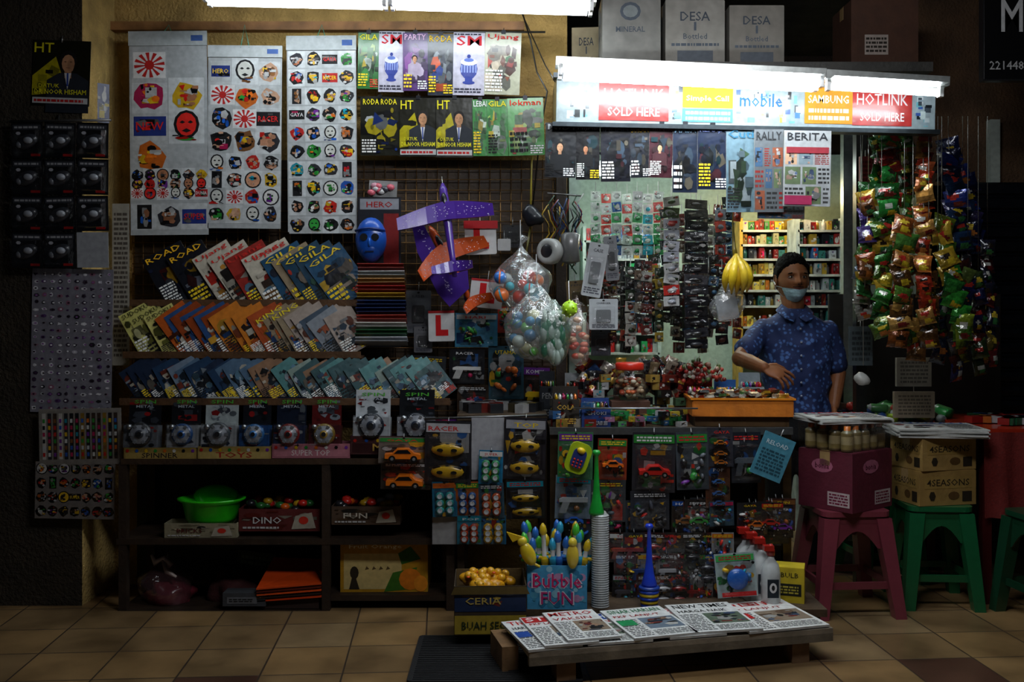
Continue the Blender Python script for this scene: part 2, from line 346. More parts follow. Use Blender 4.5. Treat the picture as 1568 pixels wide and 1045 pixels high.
def packet(mb,M,w,h,t,c1,c2,c3,rr,mat='foil'):
    nx,ny=8,10; vs=[];fs=[];cs=[]
    ph=rr.random()*6; sx=rr.uniform(-.3,.3); sy=rr.uniform(-.2,.4); r1=rr.uniform(.1,.4); r2=rr.uniform(.04,.12); dk=rr.uniform(.35,.8)
    for side in(1,-1):
        b=len(vs)
        for j in range(ny+1):
            y=-1+2*j/ny
            for i in range(nx+1):
                x=-1+2*i/nx
                z=t/2*max(0,(1-x**2))**.5*max(0,1-abs(y)**3)
                z+=t*.07*math.sin(9*x+ph+4*y)*(1-abs(x))*(1 if abs(y)<.95 else 0)
                vs.append((x*w/2*(1-.1*(1-abs(y)**2)),y*h/2+(.002*(i%2) if abs(y)==1 else 0),side*z))
        for j in range(ny):
            for i in range(nx):
                a=b+j*(nx+1)+i; q=(a,a+1,a+nx+2,a+nx+1); fs.append(q if side==1 else q[::-1])
                x=-1+2*(i+.5)/nx; y=-1+2*(j+.5)/ny
                c=c1
                if (x-sx)**2/r1+(y-sy)**2/r2<1: c=c2
                elif (x-.2)**2/.25+(y+.5)**2/.1<1: c=c3
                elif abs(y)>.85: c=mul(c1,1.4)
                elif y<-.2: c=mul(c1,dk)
                cs.append(c)
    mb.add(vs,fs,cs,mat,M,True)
def lump(mb,p,rx,ry,rz,col,mat,amp=.2,fr=14,n=28,m=18,knot=False,seed=0):
    def fn(v):
        q=Vector(v); k=1+amp*(noise.noise(Vector((q.x*fr+seed,q.y*fr,q.z*fr)))*1.6)
        x,y,z=q.x*k,q.y*k,q.z*k
        if knot:
            t=z/rz
            if t>.35: g=max(.12,1-(t-.35)*1.45); x*=g;y*=g; z=rz*(.35+(t-.35)*1.5)
        return (x,y,z)
    mb.ball(Matrix.Translation(p),rx,ry,rz,col,mat,n=n,m=m,fn=fn)
def openbox(mb,M,w,h,dp,col,ins=None,t=.004):
    mb.box(M,w,t,dp,col,c=(0,t/2,0))
    mb.box(M,w,h,t,col,c=(0,h/2,dp/2)); mb.box(M,w,h,t,ins or col,c=(0,h/2,-dp/2))
    mb.box(M,t,h,dp,col,c=(-w/2,h/2,0)); mb.box(M,t,h,dp,col,c=(w/2,h/2,0))
def carton(name,p,w,dp,h,yaw,col,front=None,left=None,right=None,mat='card',tape=True):
    mb=MB(); M0=Matrix.Translation(p)@Rz(yaw)
    mb.box(M0,w,dp,h,col,mat,c=(0,0,h/2))
    Fr=M0@T(0,-dp/2-.0006,h/2)@BASE; Lf=M0@T(-w/2-.0006,0,h/2)@Rz(-90)@BASE; Rt=M0@T(w/2+.0006,0,h/2)@Rz(90)@BASE
    mb.box(M0,w*.99,dp*.485,.003,mul(col,1.08),mat,c=(0,-dp*.25,h+.0015)); mb.box(M0,w*.99,dp*.485,.003,mul(col,1.02),mat,c=(0,dp*.25,h+.0015))
    if tape: mb.box(M0,w*1.0,.05,.001,'#a8895c','plastic',c=(0,0,h+.0035)); mb.box(M0,.0012,.05,.06,'#a8895c','plastic',c=(-w/2-.0006,0,h-.03))
    if front: front(mb,Fr,w,h)
    if left: left(mb,Lf,dp,h)
    if right: right(mb,Rt,dp,h)
    return mb.build(name)
rr=random.Random(5)
# ================================================================ ROOM SHELL
mb=MB(); mb.box(None,9,9,.1,'#888888','floor_tiles',c=(0,4,-.05)); mb.build('floor')
DW=4.78
mb=MB(); mb.box(None,2.25,.12,3.0,'#a5864c','plaster',c=(-.86,DW+.06,1.5)); mb.build('wall_back')
mb=MB(); mb.box(None,.42,.36,3.0,'#2c2418','plaster',c=(-2.12,4.6,1.5)); mb.quad(T(-1.909,0,0)@Rz(90)@BASE,4.42,0,4.78,3.0,0,'#b89a5a','plaster'); mb.build('wall_left')  # shade coloured into the dark pillar front, lit look into the paler side face
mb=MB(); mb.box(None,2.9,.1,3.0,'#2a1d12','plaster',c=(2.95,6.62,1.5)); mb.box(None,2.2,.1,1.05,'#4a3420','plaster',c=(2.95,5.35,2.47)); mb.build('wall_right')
mb=MB(); mb.box(None,9,8,.1,'#4c4436','plaster',c=(0,4.0,3.05)); mb.build('ceiling')
def shutter(x0,x1,y,z1):
    mb=MB(); z=0.02; pr=[]
    while z<z1:
        pr+=[(y,z),(y-.012,z+.012),(y-.016,z+.035),(y-.012,z+.058),(y,z+.07)]; z+=.076
    vs=[];fs=[]
    for (a,b) in pr: vs+=[(x0,a,b),(x1,a,b)]
    for i in range(len(pr)-1): fs.append((2*i,2*i+1,2*i+3,2*i+2))
    mb.add(vs,fs,'#30343c','metal'); mb.box(None,.06,.05,z1,'#15161a','metal',c=(x0-.03,y,z1/2)); mb.box(None,.06,.05,z1,'#15161a','metal',c=(x1+.03,y,z1/2))
    mb.build('roller_shutter')
shutter(-3.6,-2.42,4.6,2.9); shutter(2.25,3.8,5.24,1.97)
mb=MB(); mb.rbox(None,.62,.5,.012,.02,'#0c0c0e','cloth',c=(-.06,3.73,.006))
for i in range(24): mb.box(None,.58,.006,.003,'#1a1a1d','cloth',c=(-.06,3.5+.02*i,.0135))
mb.build('doormat')
mb=MB(); mb.box(None,2.0,.05,.04,'#8a6038','wood',c=(P(480,30,4.72).x,4.755,P(480,38,4.72).z)); mb.build('wooden_beam')
# ---- lamps
def lamp(name,u0,v0,u1,v1,d,r=.016,hang=True,mat='tube_light',two=True,body='#d8dcd8',arm=0):
    mb=MB(); a=P(u0,v0,d); b=P(u1,v1,d); L=(b-a).length; ang=math.degrees(math.atan2(b.z-a.z,b.x-a.x)); c=(a+b)/2
    M=F(c,ang); mb.box(M,L+.04,.035,.07,body,'metal',c=(0,.035,0))
    mb.prism(M,[(-L/2,.02),(L/2,.02),(L/2-.0,.018),(-L/2,.018)],-.08,.08,body,'metal')
    for z in ((-.035,.035) if two else (0,)):
        mb.tube([(-L/2+.015,-.005,z),(L/2-.015,-.005,z)],r,'#ffffff',mat,n=10,M=M)
        for q in(-1,1): mb.box(M,.015,.045,.03,'#e8e8e8','plastic',c=(q*L/2,0,z))
    if hang:
        for q in(-.4,.4): mb.tube([M@Vector((q*L,.05,0)),Vector(((M@Vector((q*L,.05,0))).x,d,2.999))],.004,'#505050','metal')
    if arm:
        for q in(-.35,.35): mb.box(M,.02,.015,arm,'#606468','metal',c=(q*L,.045,-arm/2))
    return mb.build(name)
lamp('hidden_fill_tube',600,4,905,13,4.3,mat='tube_light_dim')
lamp('hidden_fill_tube',318,-2,590,4,4.3,mat='tube_light_dim')
lamp('hidden_fill_tube',858,110,1253,128,3.90,r=.021,hang=False,arm=.19)
lamp('hidden_fill_tube',1268,130,1440,140,3.90,r=.015,hang=False,two=False,arm=.19)
lamp('hidden_fill_tube',890,143,1180,143,4.42,r=.014,hang=False,two=False,mat='tube_light')  # unseen tube added behind the sign to brighten the man and counter
# ================================================================ PILLAR STOCK
def poster_ht(mb,M,w,h,th=.002):
    mb.box(M,w,h,th,'#14130f','glossy_print'); mb.quad(M,-w*.5,-h*.5,w*.5,h*.5,.0015,'#161509','glossy_print')
    mb.poly(M,[(-w*.5,-h*.05),(-w*.1,h*.25),(0,h*.0),(-w*.05,-h*.3),(-w*.5,-h*.35)],.0019,'#a89c10','glossy_print')
    blobs(mb,M,-w*.48,-h*.3,w*.0,h*.2,8,.002,['#161509','#706a10','#c8bc18'],rr,.1,.3)
    person(mb,M,w*.12,h*.12,w*.75,.0034,'#b5835f','#20242c'); mb.poly(M,[(w*.06,h*.0),(w*.18,h*.0),(w*.12,-h*.25)],.0052,'#c8c8c8')
    mb.quad(M,w*.105,-h*.2,w*.135,h*.0,.0056,'#1d3a8a')
    mb.text(M,'HT',-w*.3,h*.38,h*.15,'#d8cc18',w=w*.34,z=.006)
    mb.text(M,'DATUK',-w*.2,-h*.2,h*.06,'#d8d020',w=w*.36,z=.006); mb.text(M,'DR NOOR HISHAM',0,-h*.29,h*.075,'#e0d820',w=w*.9,z=.006)
    mb.quad(M,-w*.48,-h*.47,w*.48,-h*.38,.006,'#b8b8b8'); lines(mb,M,-w*.45,-h*.46,w*.4,-h*.39,1,.0065,'#b01818',rr)
mb=MB(); M,w,h=W(50,62,138,162,4.416,roll=-2); poster_ht(mb,M,w,h); mb.tube([M@Vector((0,h/2+.02,.003)),M@Vector((0,h/2-.01,.006))],.003,'#b0b0b0','metal'); mb.build('poster')
mb=MB(); M,w,h=W(148,128,167,188,4.6,yaw=40); mb.box(M,w,h,.003,'#1c2a5a','glossy_print'); blobs(mb,M,-w*.48,-h*.48,w*.48,h*.48,12,.002,['#c8b020','#c8c8c8','#101020'],rr,.1,.3); mb.build('magazine')
mb=MB()
for j in range(4):
    for i in range(3):
        u=18+i*50; v=188+j*56
        M,w,h=W(u,v,u+48,v+54,4.37-.004*(i%2),roll=rr.uniform(-2,2),tilt=3)
        if j==3 and i==2: mb.box(M,w,h,.003,'#9c9fa4','paper'); continue
        mb.box(M,w,h,.002,'#0d0d10','glossy_print'); mb.quad(M,-w*.45,h*.3,w*.45,h*.44,.0016,'#303238'); lines(mb,M,-w*.4,h*.32,w*.4,h*.42,1,.002,'#98989c',rr)
        mb.ball(M@T(0,-h*.05,.01)@Rz(25),w*.38,h*.2,.02,'#2c2e34','plastic'); mb.ball(M@T(w*.1,-h*.02,.026),w*.15,h*.1,.012,'#a0a4ac','plastic'); mb.ball(M@T(-w*.2,-h*.14,.02),w*.1,h*.1,.012,'#6a6d74','plastic'); mb.quad(M,w*.1,-h*.45,w*.4,-h*.38,.002,'#a01818'); mb.ell(M,-w*.28,h*.2,w*.08,h*.05,.002,'#b8b8c0',n=6)  # pale grey lumps and spot are cloudy highlights put in as colour
        bubble(mb,M,w*.45,-h*.42,h*.3,.045)
mb.tube([P(15,186,4.37),P(170,184,4.37)],.006,'#777777','metal'); mb.tube([P(90,186,4.37),P(90,176,4.415)],.004,'#777777','metal')
mb.build('toy_blister_pack_rack')
mb=MB(); M,w,h=W(48,412,172,632,4.412,roll=-1); mb.box(M,w,h,.002,'#7c7a84','glossy_print')
for j in range(20):
    for i in range(10):
        x=-w*.45+i*w*.1+rr.uniform(-.004,.004); y=-h*.47+j*h*.049+rr.uniform(-.003,.003)
        k=rr.choice(['#2a2434','#d8d7dc','#3a3040','#c8c6cc','#54386a','#1a1a20','#b8b4c0','#8a5a70'])
        mb.ell(M,x,y,rr.uniform(.007,.015),rr.uniform(.005,.011),.002,k,n=rr.randint(3,7),a0=rr.random()*3); mb.ell(M,x+rr.uniform(-.004,.004),y,.006,.004,.0024,rr.choice(['#e0e0e4','#40204a','#8a5a98','#1a1018']),n=5)
mb.build('charm_sheet')
mb=MB(); M,w,h=W(60,626,186,712,4.38,roll=1); mb.box(M,w,h,.002,'#8a847c','paper')
for i in range(14):
    x=-w*.46+i*w*.067; mb.quad(M,x,-h*.4,x+w*.045,h*.42,.0016,rr.choice(['#141418','#3a2a20','#c8c4bc','#8a6a20','#282830']))
    for q in range(6): mb.quad(M,x+.002,-h*.35+q*h*.12,x+w*.035,-h*.28+q*h*.12,.0021,mul(rr.choice(BR),.8))
mb.quad(M,-w*.5,-h*.5,w*.5,h*.5,.008,'#ffffff','clear'); mb.build('keychain_card')
mb=MB(); M,w,h=W(54,708,176,795,4.38,roll=-1); mb.box(M,w,h,.002,'#7a7470','paper')
for i in range(7):
    for j in range(4): sticker(mb,M,-w*.42+i*w*.14,-h*.37+j*h*.25,w*.075,rr)
mb.quad(M,-w*.5,-h*.5,w*.5,h*.5,.009,'#ffffff','clear'); mb.build('keychain_card')
mb=MB(); M,w,h=W(172,312,198,560,4.62,roll=0); mb.box(M,w,h,.002,'#8f8c84','paper'); lines(mb,M,-w*.4,-h*.45,w*.4,h*.45,30,.0016,'#4a4440',rr); mb.build('plastic_pouch_strip')
# ================================================================ STICKER SHEETS
def sheet(u0,v0,u1,v1,cells,hv,roll=0):
    mb=MB(); M,w,h=W(u0,v0,u1,v1,4.66,roll=roll); mb.box(M,w,h,.003,'#a8acae','paper')
    mb.box(M,w*1.01,S(hv,4.66),.006,'#b4babc','paper',c=(0,h/2-S(hv,4.66)/2,.004))
    mb.quad(M,w*.3,h/2-S(hv,4.66)*.7,w*.45,h/2-S(hv,4.66)*.3,.0075,'#4060a0')
    for (cx,cy,r) in cells:
        x=(cx-.5)*w; y=(.5-cy)*h
        mb.quad(M,x-r*w*1.06,y-r*w*1.06,x+r*w*1.06,y+r*w*1.06,.0019+rr.uniform(0,.0003),mul('#c4c8ca',rr.uniform(.75,1.1)),'glossy_print'); sticker(mb,M,x,y,r*w*.97,rr,.0025)
    a=M@Vector((0,h/2-.01,.006)); b=P((u0+u1)/2,38,4.72)
    mb.tube([a-Vector((.02,0,0)),b,a+Vector((.02,0,0))],.0025,'#3a8a70','plastic')
    return mb.build('sticker_sheet')
cs=[]
for j in range(4):
    for i in range(2):
        if (i,j) in((1,0),(1,3)): continue
        cs.append((.26+.47*i,.165+.15*j,.215))
for i in range(6):
    for k,yy in enumerate((.705,.75,.795)): cs.append((.09+.165*i,yy,.083))
for i in range(3): cs.append((.18+.32*i,.91,.16))
sheet(199,48,318,360,cs,22,.5)
cs=[(.5,.14,.17),(.82,.15,.15),(.2,.27,.17),(.53,.28,.17),(.84,.28,.14),(.17,.14,.13)]
for i in range(3): cs+= [(.18+.32*i,.4,.165),(.18+.32*i,.52,.165)]
for j in range(4):
    for i in range(4): cs.append((.13+.245*i,.64+.094*j,.118))
sheet(318,70,431,350,cs,18,-.5)
cs=[(.14+.24*i,.12+.094*j,.115) for i in range(4) for j in range(10) if rr.random()<.97]
sheet(440,55,546,355,cs,22,.4)
# ================================================================ UPPER MAGAZINES
def mag(u0,v0,u1,v1,d,bg,title,tc,style='mix',roll=0,ppl=None,pal=BR,clip=True):
    mb=MB(); M,w,h=W(u0,v0,u1,v1,d,roll=roll,tilt=rr.uniform(-1,1),yaw=rr.uniform(-2,2))
    if style=='ht': poster_ht(mb,M,w,h)
    else: cover(mb,M,w,h,bg,title,tc,rr,style=style,ppl=ppl,pal=pal)
    if clip: mb.box(M,.02,.018,.012,'#2c2c30','metal',c=(0,h/2+.002,0)); mb.tube([M@Vector((0,h/2,0)),M@Vector((0,h/2+.025,-.012))],.002,'#888888','metal')
    return mb.build('magazine')
GR=['#3a9040','#c8d8c8','#2a6a28','#c8b020','#a0c060','#204820']
mag(548,50,580,136,4.66,'#2a6a30','GILA',"#e8e020",pal=GR,roll=-1)
def sm(u0,v0,u1,v1,d):
    mb=MB(); M,w,h=W(u0,v0,u1,v1,d,roll=-1); mb.box(M,w,h,.004,'#c8c8cc','paper'); mb.quad(M,-w/2,-h/2,w/2,h/2,.0025,'#b0acbc','glossy_print')
    mb.text(M,'SM',0,h*.37,h*.16,'#c8202c',w=w*.8,z=.003)
    mb.ell(M,0,-h*.08,w*.28,h*.17,.003,'#2a3a8a','glossy_print'); mb.quad(M,-w*.12,-h*.3,w*.12,-h*.2,.0034,'#2a3a8a'); mb.ell(M,0,-h*.3,w*.2,h*.03,.0036,'#2a3a8a'); mb.ell(M,0,h*.03,w*.27,h*.06,.0036,'#d0d0dc'); mb.ell(M,0,h*.06,w*.16,h*.03,.004,'#5a70b8'); mb.ell(M,0,h*.12,w*.06,h*.03,.0044,'#2a3a8a')
    for i in range(6): mb.quad(M,-w*.25+i*w*.09,-h*.14,-w*.2+i*w*.09,-h*.02,.004,'#8090cc')
    lines(mb,M,-w*.45,-h*.47,w*.4,-h*.38,2,.0045,'#282838',rr); lines(mb,M,-w*.48,h*.45,w*.4,h*.49,1,.0045,'#282838',rr); mb.build('magazine')
sm(580,48,619,141,4.655)
mag(617,50,655,139,4.65,'#50306a','PARTY','#e0b8d8',pal=['#60407a','#c0b0c8','#8a4a9a','#38204a'])
mag(655,52,695,146,4.645,'#121a2e','RODA','#f0c018',pal=['#1a3a8a','#101014','#808890','#d05018','#0c1430'])
sm(694,50,742,146,4.64)
mag(742,50,797,145,4.635,'#a8a890','Ujang','#c81c1c',pal=['#c84030','#c8b8a0','#8a4a30','#50a060','#302018','#d8d0b8'],roll=-2,ppl=False)
mag(552,149,612,238,4.66,'#1a1a10','RODA RODA','#e0d018',pal=['#1a3a8a','#a89818','#a8acb0','#101014','#0c0c10'],ppl=False)
mag(612,150,669,240,4.655,'','','',style='ht'); mag(668,150,724,241,4.65,'','','',style='ht')
mag(724,152,748,239,4.645,'#2a7a30','LEBAI','#e0e0e0',pal=GR,roll=1,ppl=False); mag(746,152,778,239,4.64,'#2a7a30','GILA','#e0d020',pal=GR,roll=1,ppl=False)
mag(778,150,833,238,4.635,'#388a38','lokman','#e02818',pal=GR+['#c83020','#182818'],roll=2,ppl=False)
for v in(49,149):
    mb=MB(); mb.tube([P(548,v,4.69),P(835,v,4.69)],.005,'#666666','metal'); mb.build('hanging_rail')
# ================================================================ MESH PANEL
mb=MB()
a=P(205,245,4.75); b=P(850,645,4.75)
mb.box(None,b.x-a.x,.008,a.z-b.z,'#34230f','wood',c=((a.x+b.x)/2,4.762,(a.z+b.z)/2))
x=a.x
while x<b.x: mb.tube([(x,4.735,b.z),(x,4.735,a.z)],.0022,'#7a5a34','metal',n=4); x+=.05
z=b.z
while z<a.z: mb.tube([(a.x,4.731,z),(b.x,4.731,z)],.0022,'#7a5a34','metal',n=4); z+=.05
mb.build('wire_mesh_panel')
# ================================================================ COMIC RACKS
def comics(name,items,d,v,w,h,roll,tilt,yaw=8,ledge=None,th=.006):
    mb=MB()
    for (u,bg,t,tc,pal,pp) in items:
        M=F(P(u,v+rr.uniform(-3,3),d+rr.uniform(0,.01)),roll+rr.uniform(-4,4),tilt,yaw)
        cover(mb,M,w*rr.uniform(.95,1.05),h*rr.uniform(.96,1.04),bg,t,tc,rr,th=th,pal=pal,ppl=pp)
    if ledge:
        u0,u1,lv=ledge; a=P(u0,lv,d); b=P(u1,lv,d)
        mb.box(None,b.x-a.x,.1,.012,'#4a3320','wood',c=((a.x+b.x)/2,d+.02,a.z)); mb.box(None,b.x-a.x,.008,.03,'#54381f','wood',c=((a.x+b.x)/2,d-.05,a.z+.012))
    return mb.build(name)
RD=['#b8281c','#c8c0b0','#3a2a20','#c88a30','#58809a','#281c18']; BLp=['#18203a','#606470','#b08818','#601818','#303848','#0c0e14']
it=[]
for i,u in enumerate([268,304,345,370,396,420,434,450,466,482,500,518]):
    if i<2: it.append((u,'#10121a','ROAD','#e8b018',BLp,False))
    elif i<7: it.append((u,rr.choice(['#a8a090','#902820','#b8b0a0']),'Ujang','#c02018',RD,False))
    else: it.append((u,rr.choice(['#782018','#183a50','#887860','#1c4868']),rr.choice([None,'GILA']),'#d8b820',['#b83020','#285a80','#c8a030','#a89888','#182030','#2a5040','#101010'],False))
comics('magazine_display_row',it,4.62,420,.19,.27,32,-8,ledge=(205,560,468))
OR=['#c05818','#d8a030','#3060a8','#c8c0b0','#6a3018','#281810']; SU=['#c0bc88','#707030','#303018','#a8a468']
it=[(222,'#bdb868','SUDOKU','#303010',SU,False),(240,'#bdb868','SUDOKU','#303010',SU,False),(258,'#c8c070','SUDOKU','#303010',SU,False)]
for i in range(23):
    u=280+i*11.5
    if i<12: it.append((u,rr.choice(['#b05018','#c07020','#284878','#8a3a14']),None,'#f0e0c0',OR,False))
    elif i<17: it.append((u,rr.choice(['#a0441c','#24447c','#887860']),'KING' if i%2 else None,'#d8c020',OR,False))
    else: it.append((u,rr.choice(['#7a8088','#3a4858','#988a80']),None,'#ffffff',['#a8a8ac','#405870','#a05030','#202830'],False))
comics('comic_book_row',it,4.54,506,.145,.215,33,-10,ledge=(195,555,547))
it=[]
for i in range(38):
    u=216+i*12.2
    it.append((u,rr.choice(['#1c3450','#486078','#68788a','#18243a']) if i<16 else rr.choice(['#4a7878','#788880','#304c50','#806048']),None,'#e8f0f8',['#a0acb8','#304860','#5a8098','#904030','#b8b0a0','#14202c','#101418'],False))
comics('comic_book_row',it,4.46,582,.12,.17,33,-14,ledge=(190,690,618),th=.009)
# ================================================================ LOWER SHELF UNIT
mb=MB()
def plank(mb,u0,u1,v,d0,dep,th=.025,col='#4a3220'):
    a=P(u0,v,d0); b=P(u1,v,d0); mb.box(None,b.x-a.x,dep,th,col,'wood',c=((a.x+b.x)/2,d0+dep/2,a.z-th/2))
plank(mb,185,700,703,4.34,.40,col='#3a2818'); plank(mb,178,690,826,4.34,.40,col='#2a1c10'); plank(mb,180,500,936,4.34,.40,col='#2a1c10'); plank(mb,500,690,912,4.36,.38,col='#2a1c10')
for u in(190,500,690):
    for d in(4.36,4.70):
        a=P(u,703,4.34); mb.box(None,.035,.035,a.z-.02,'#2a1d12','wood',c=(P(u,0,4.36).x,d,(a.z-.02)/2))
mb.box(None,1.45,.01,.62,'#1c2418','wood',c=(P(440,0,4.7).x,4.745,.34))
mb.build('display_shelf')
def spinner(u0,v0,u1,v1,hc,bc,disc,label='SPIN'):
    mb=MB(); d=4.38; M,w,h=W(u0,v0,u1,v1,d,tilt=-6)
    mb.box(M@T(0,-h*.28,0),w*.96,h*.42,.05,bc,'glossy_print')
    mb.box(M@T(0,h*.2,-.02),w*.9,h*.55,.003,hc,'glossy_print'); B=M@T(0,h*.2,-.018)
    blobs(mb,B,-w*.44,-h*.25,w*.44,h*.25,12,.0004,[hc,hc,'#383c44','#8a1818','#707880'],rr,.08,.25)
    mb.text(B,label,0,h*.18,h*.07,'#4aa034',w=w*.6,z=.0022); mb.text(B,'METAL',0,h*.09,h*.05,'#a0a8b0',w=w*.5,z=.0022)
    blobs(mb,M@T(0,-h*.28,.026),-w*.46,-h*.2,w*.46,h*.2,16,0,[bc,'#202838','#a02820','#a0a4a8','#101418'],rr,.08,.25)
    G=M@T(0,-h*.24,.028); mb.lathe(G,[(w*.33,0),(w*.33,.008),(w*.26,.016),(w*.12,.016),(w*.1,.022)],[disc,mul(disc,.5),'#888c94',disc],'plastic',n=18)
    for i in range(6): mb.box(G@Rz(60*i),w*.08,h*.06,.006,'#d0d4d8','metal',c=(w*.24,0,.016))
    mb.ell(G,0,0,w*.07,w*.07,.0235,'#101014'); mb.lathe(G@T(-w*.3,h*.14,0),[(w*.08,0),(w*.07,.02)],'#b0b4b8','metal',n=10)
    mb.box(M@T(0,-h*.24,.028),w*.9,h*.4,.055,'#ffffff','clear')
    return mb.build('spinning_top_toy')
xs=[(192,247,'#101014','#5a5e64','#30343c'),(258,308,'#101014','#888c90','#2a5a98'),(310,366,'#98a0a0','#909498','#505860'),(368,416,'#101218','#1c4070','#3878b8'),(420,470,'#101828','#202840','#882020'),(474,524,'#501010','#401418','#a08030')]
for (a,b,hc,bc,dc) in xs: spinner(a,606,b,686,hc,bc,dc)
for (a,b,hc,bc) in ((541,600,'#b0b4b8','#a0a4a8'),(608,668,'#101216','#8a8e94')): spinner(a,595,b,672,hc,bc,'#202838')
def tray(name,u0,v0,u1,v1,d,dep,col,fn=None,ins=None):
    mb=MB(); a=P(u0,v1,d); b=P(u1,v1,d); h=S(v1-v0,d); M=F(Vector(((a.x+b.x)/2,d+dep/2,a.z)))
    openbox(mb,M,b.x-a.x,h,dep,col,ins)
    if fn: fn(mb,M,b.x-a.x,h,dep)
    return mb.build(name)
def lab(t,tc,c2):
    def f(mb,M,w,h,dep):
        B=M@T(0,h/2,dep/2+.003); mb.quad(B,-w*.48,-h*.4,w*.48,h*.1,0,c2); mb.text(B,t,0,-h*.12,h*.4,tc,w=w*.5,z=.0006)
        for i in range(8): mb.ell(B,-w*.45+i*w*.13,h*.25,.008,.008,.0006,mul(BR[i],.7),n=6)
    return f
tray('toy_display_tray',190,686,300,705,4.345,.10,'#907838',lab('SPINNER','#282020','#a08848')); tray('toy_display_tray',303,684,414,705,4.345,.10,'#a08848',lab('TOYS','#a02020','#b09858'))
tray('toy_display_tray',417,680,535,702,4.345,.10,'#a0606c',lab('SUPER TOP','#d8c8c8','#b0707c')); tray('toy_display_tray',537,668,672,696,4.345,.10,'#401818',lab('METAL','#b89040','#301012'))
mb=MB(); a=P(320,802,4.42); M=Matrix.Translation(a)
mb.lathe(M@T(0,.04,0),[(.10,0),(.115,.02),(.13,.09),(.15,.10),(.152,.108),(.14,.108),(.12,.09),(.10,.02),(.0,.018)],'#34d020','plastic',n=32,sy=.75)
mb.ball(M@T(0,.11,.095),.11,.03,.06,'#34d020','plastic'); mb.build('green_plastic_basin')
def toybox(nm_,u0,v0,u1,v1,d,dep,col,t,tc,fill=True,acc='#a8a090'):
    def f(mb,M,w,h,dp):
        B=M@T(0,h/2,dp/2+.003); z=blobs(mb,B,-w*.48,-h*.48,w*.48,h*.48,16,0,[col,col,mul(col,2),acc,'#181818'],rr,.05,.2); mb.text(B,t,-w*.15,0,h*.3,tc,w=w*.35,z=z+.0006); mb.poly(B,[(w*.15,-h*.4),(w*.45,-h*.35),(w*.4,h*.35),(w*.2,h*.2)],z,acc); mb.ell(B,w*.3,0,w*.06,h*.18,z+.0008,'#c83020')
        lines(mb,B,-w*.45,-h*.4,w*.0,-h*.25,1,z+.0008,'#c0c0c0',rr)
        if fill:
            for i in range(22):
                q=rr.choice(['#c82820','#202024','#286a30','#d0a020','#c8c8c8','#e06018','#202024']); mb.ball(M@T(rr.uniform(-.42,.42)*w,h*.85+rr.uniform(0,.03),rr.uniform(-.35,.35)*dp),.024,.018,.022,q,n=8,m=6)
    return tray(nm_,u0,v0,u1,v1,d,dep,col,f)
toybox('cardboard_box',252,802,362,824,4.355,.10,'#8a8268','BRICKS','#501818',fill=False)
toybox('toy_box',366,780,490,814,4.38,.22,'#5a1814','DINO','#d0d0d0'); toybox('toy_box',508,776,612,804,4.36,.2,'#4c3828','FUN','#c8c0b0')
mb=MB(); M,w,h=W(390,750,500,785,4.68,tilt=0); mb.box(M,w,h,.05,'#3a1010','glossy_print'); blobs(mb,M,-w*.48,-h*.48,w*.48,h*.48,14,.026,['#3a1010','#181818','#6a2020','#1c3020'],rr); mb.build('toy_box')
def fruit(mb,B,w,h):
    mb.quad(B,-w*.5,-h*.5,w*.5,h*.5,0,'#b08018'); mb.quad(B,-w*.46,-h*.4,w*.2,h*.25,.0005,'#c8b070'); mb.text(B,'Fruit Orange',-w*.1,h*.37,h*.1,'#e8e0b8',w=w*.6,z=.001)
    mb.poly(B,[(w*.0,-h*.45),(w*.1,-h*.1),(w*.38,h*.0),(w*.3,-h*.4)],.001,'#3a6a1c'); mb.ell(B,w*.3,-h*.22,w*.13,h*.2,.0014,'#d87818'); mb.ell(B,w*.42,-h*.3,w*.08,h*.15,.0018,'#e08820'); mb.poly(B,[(w*.2,h*.05),(w*.42,h*.15),(w*.3,h*.38),(w*.16,h*.25)],.001,'#2f6018')
    mb.ell(B,-w*.34,-h*.1,w*.05,h*.12,.001,'#2c2418'); mb.poly(B,[(-w*.4,-h*.4),(-w*.28,-h*.4),(-w*.32,-h*.2),(-w*.37,-h*.2)],.0012,'#2c2418')
    for i in range(4): mb.poly(B,[(-w*.22+i*w*.08,-h*.05),(-w*.2+i*w*.08,h*.02),(-w*.17+i*w*.08,-h*.03)],.001,'#5a4828')
p=P(587,912,4.4); p.y=4.53; carton('fruit_carton',p,S(134,4.4),.24,S(84,4.4),1,'#a07818',front=fruit)
mb=MB(); lump(mb,P(258,900,4.5)+Vector((0,0,.01)),.13,.11,.10,'#9a7074','bag',.25,12,knot=True); lump(mb,P(258,908,4.5),.11,.09,.06,'#6a2430','plastic',.3,18,seed=3); mb.tube([P(262,868,4.5),P(250,855,4.5),P(238,862,4.5),P(232,850,4.5)],[.014,.012,.018,.006],'#c8b8b0','plastic'); mb.tube([P(250,858,4.5),P(256,876,4.47),P(270,884,4.45)],[.01,.014,.005],'#c8b8b0','plastic'); mb.build('plastic_bag')
mb=MB(); lump(mb,P(356,900,4.56),.11,.10,.08,'#3a0c0c','cloth',.3,14,seed=8); mb.build('red_cloth_bundle')
mb=MB(); M=Matrix.Translation(P(452,914,4.46)); mb.box(M,.25,.2,.05,'#2c1a12','card',c=(0,0,.0))
for i in range(5):
    q=.03+.014*i; vs=[(-.14,-.12-.004*i,q-.02),(.14,-.12,q),(.13,.1,q+.05),(-.12,.1,q+.06)]; mb.add(vs+[(a,b,c+.006) for a,b,c in vs],[(0,3,2,1),(4,5,6,7),(0,1,5,4),(1,2,6,5),(2,3,7,6),(3,0,4,7)],['#d84010','#2a1a18','#e05018','#601c10','#c84414'][i],'plastic',M)
mb.build('folded_plastic_sheets')
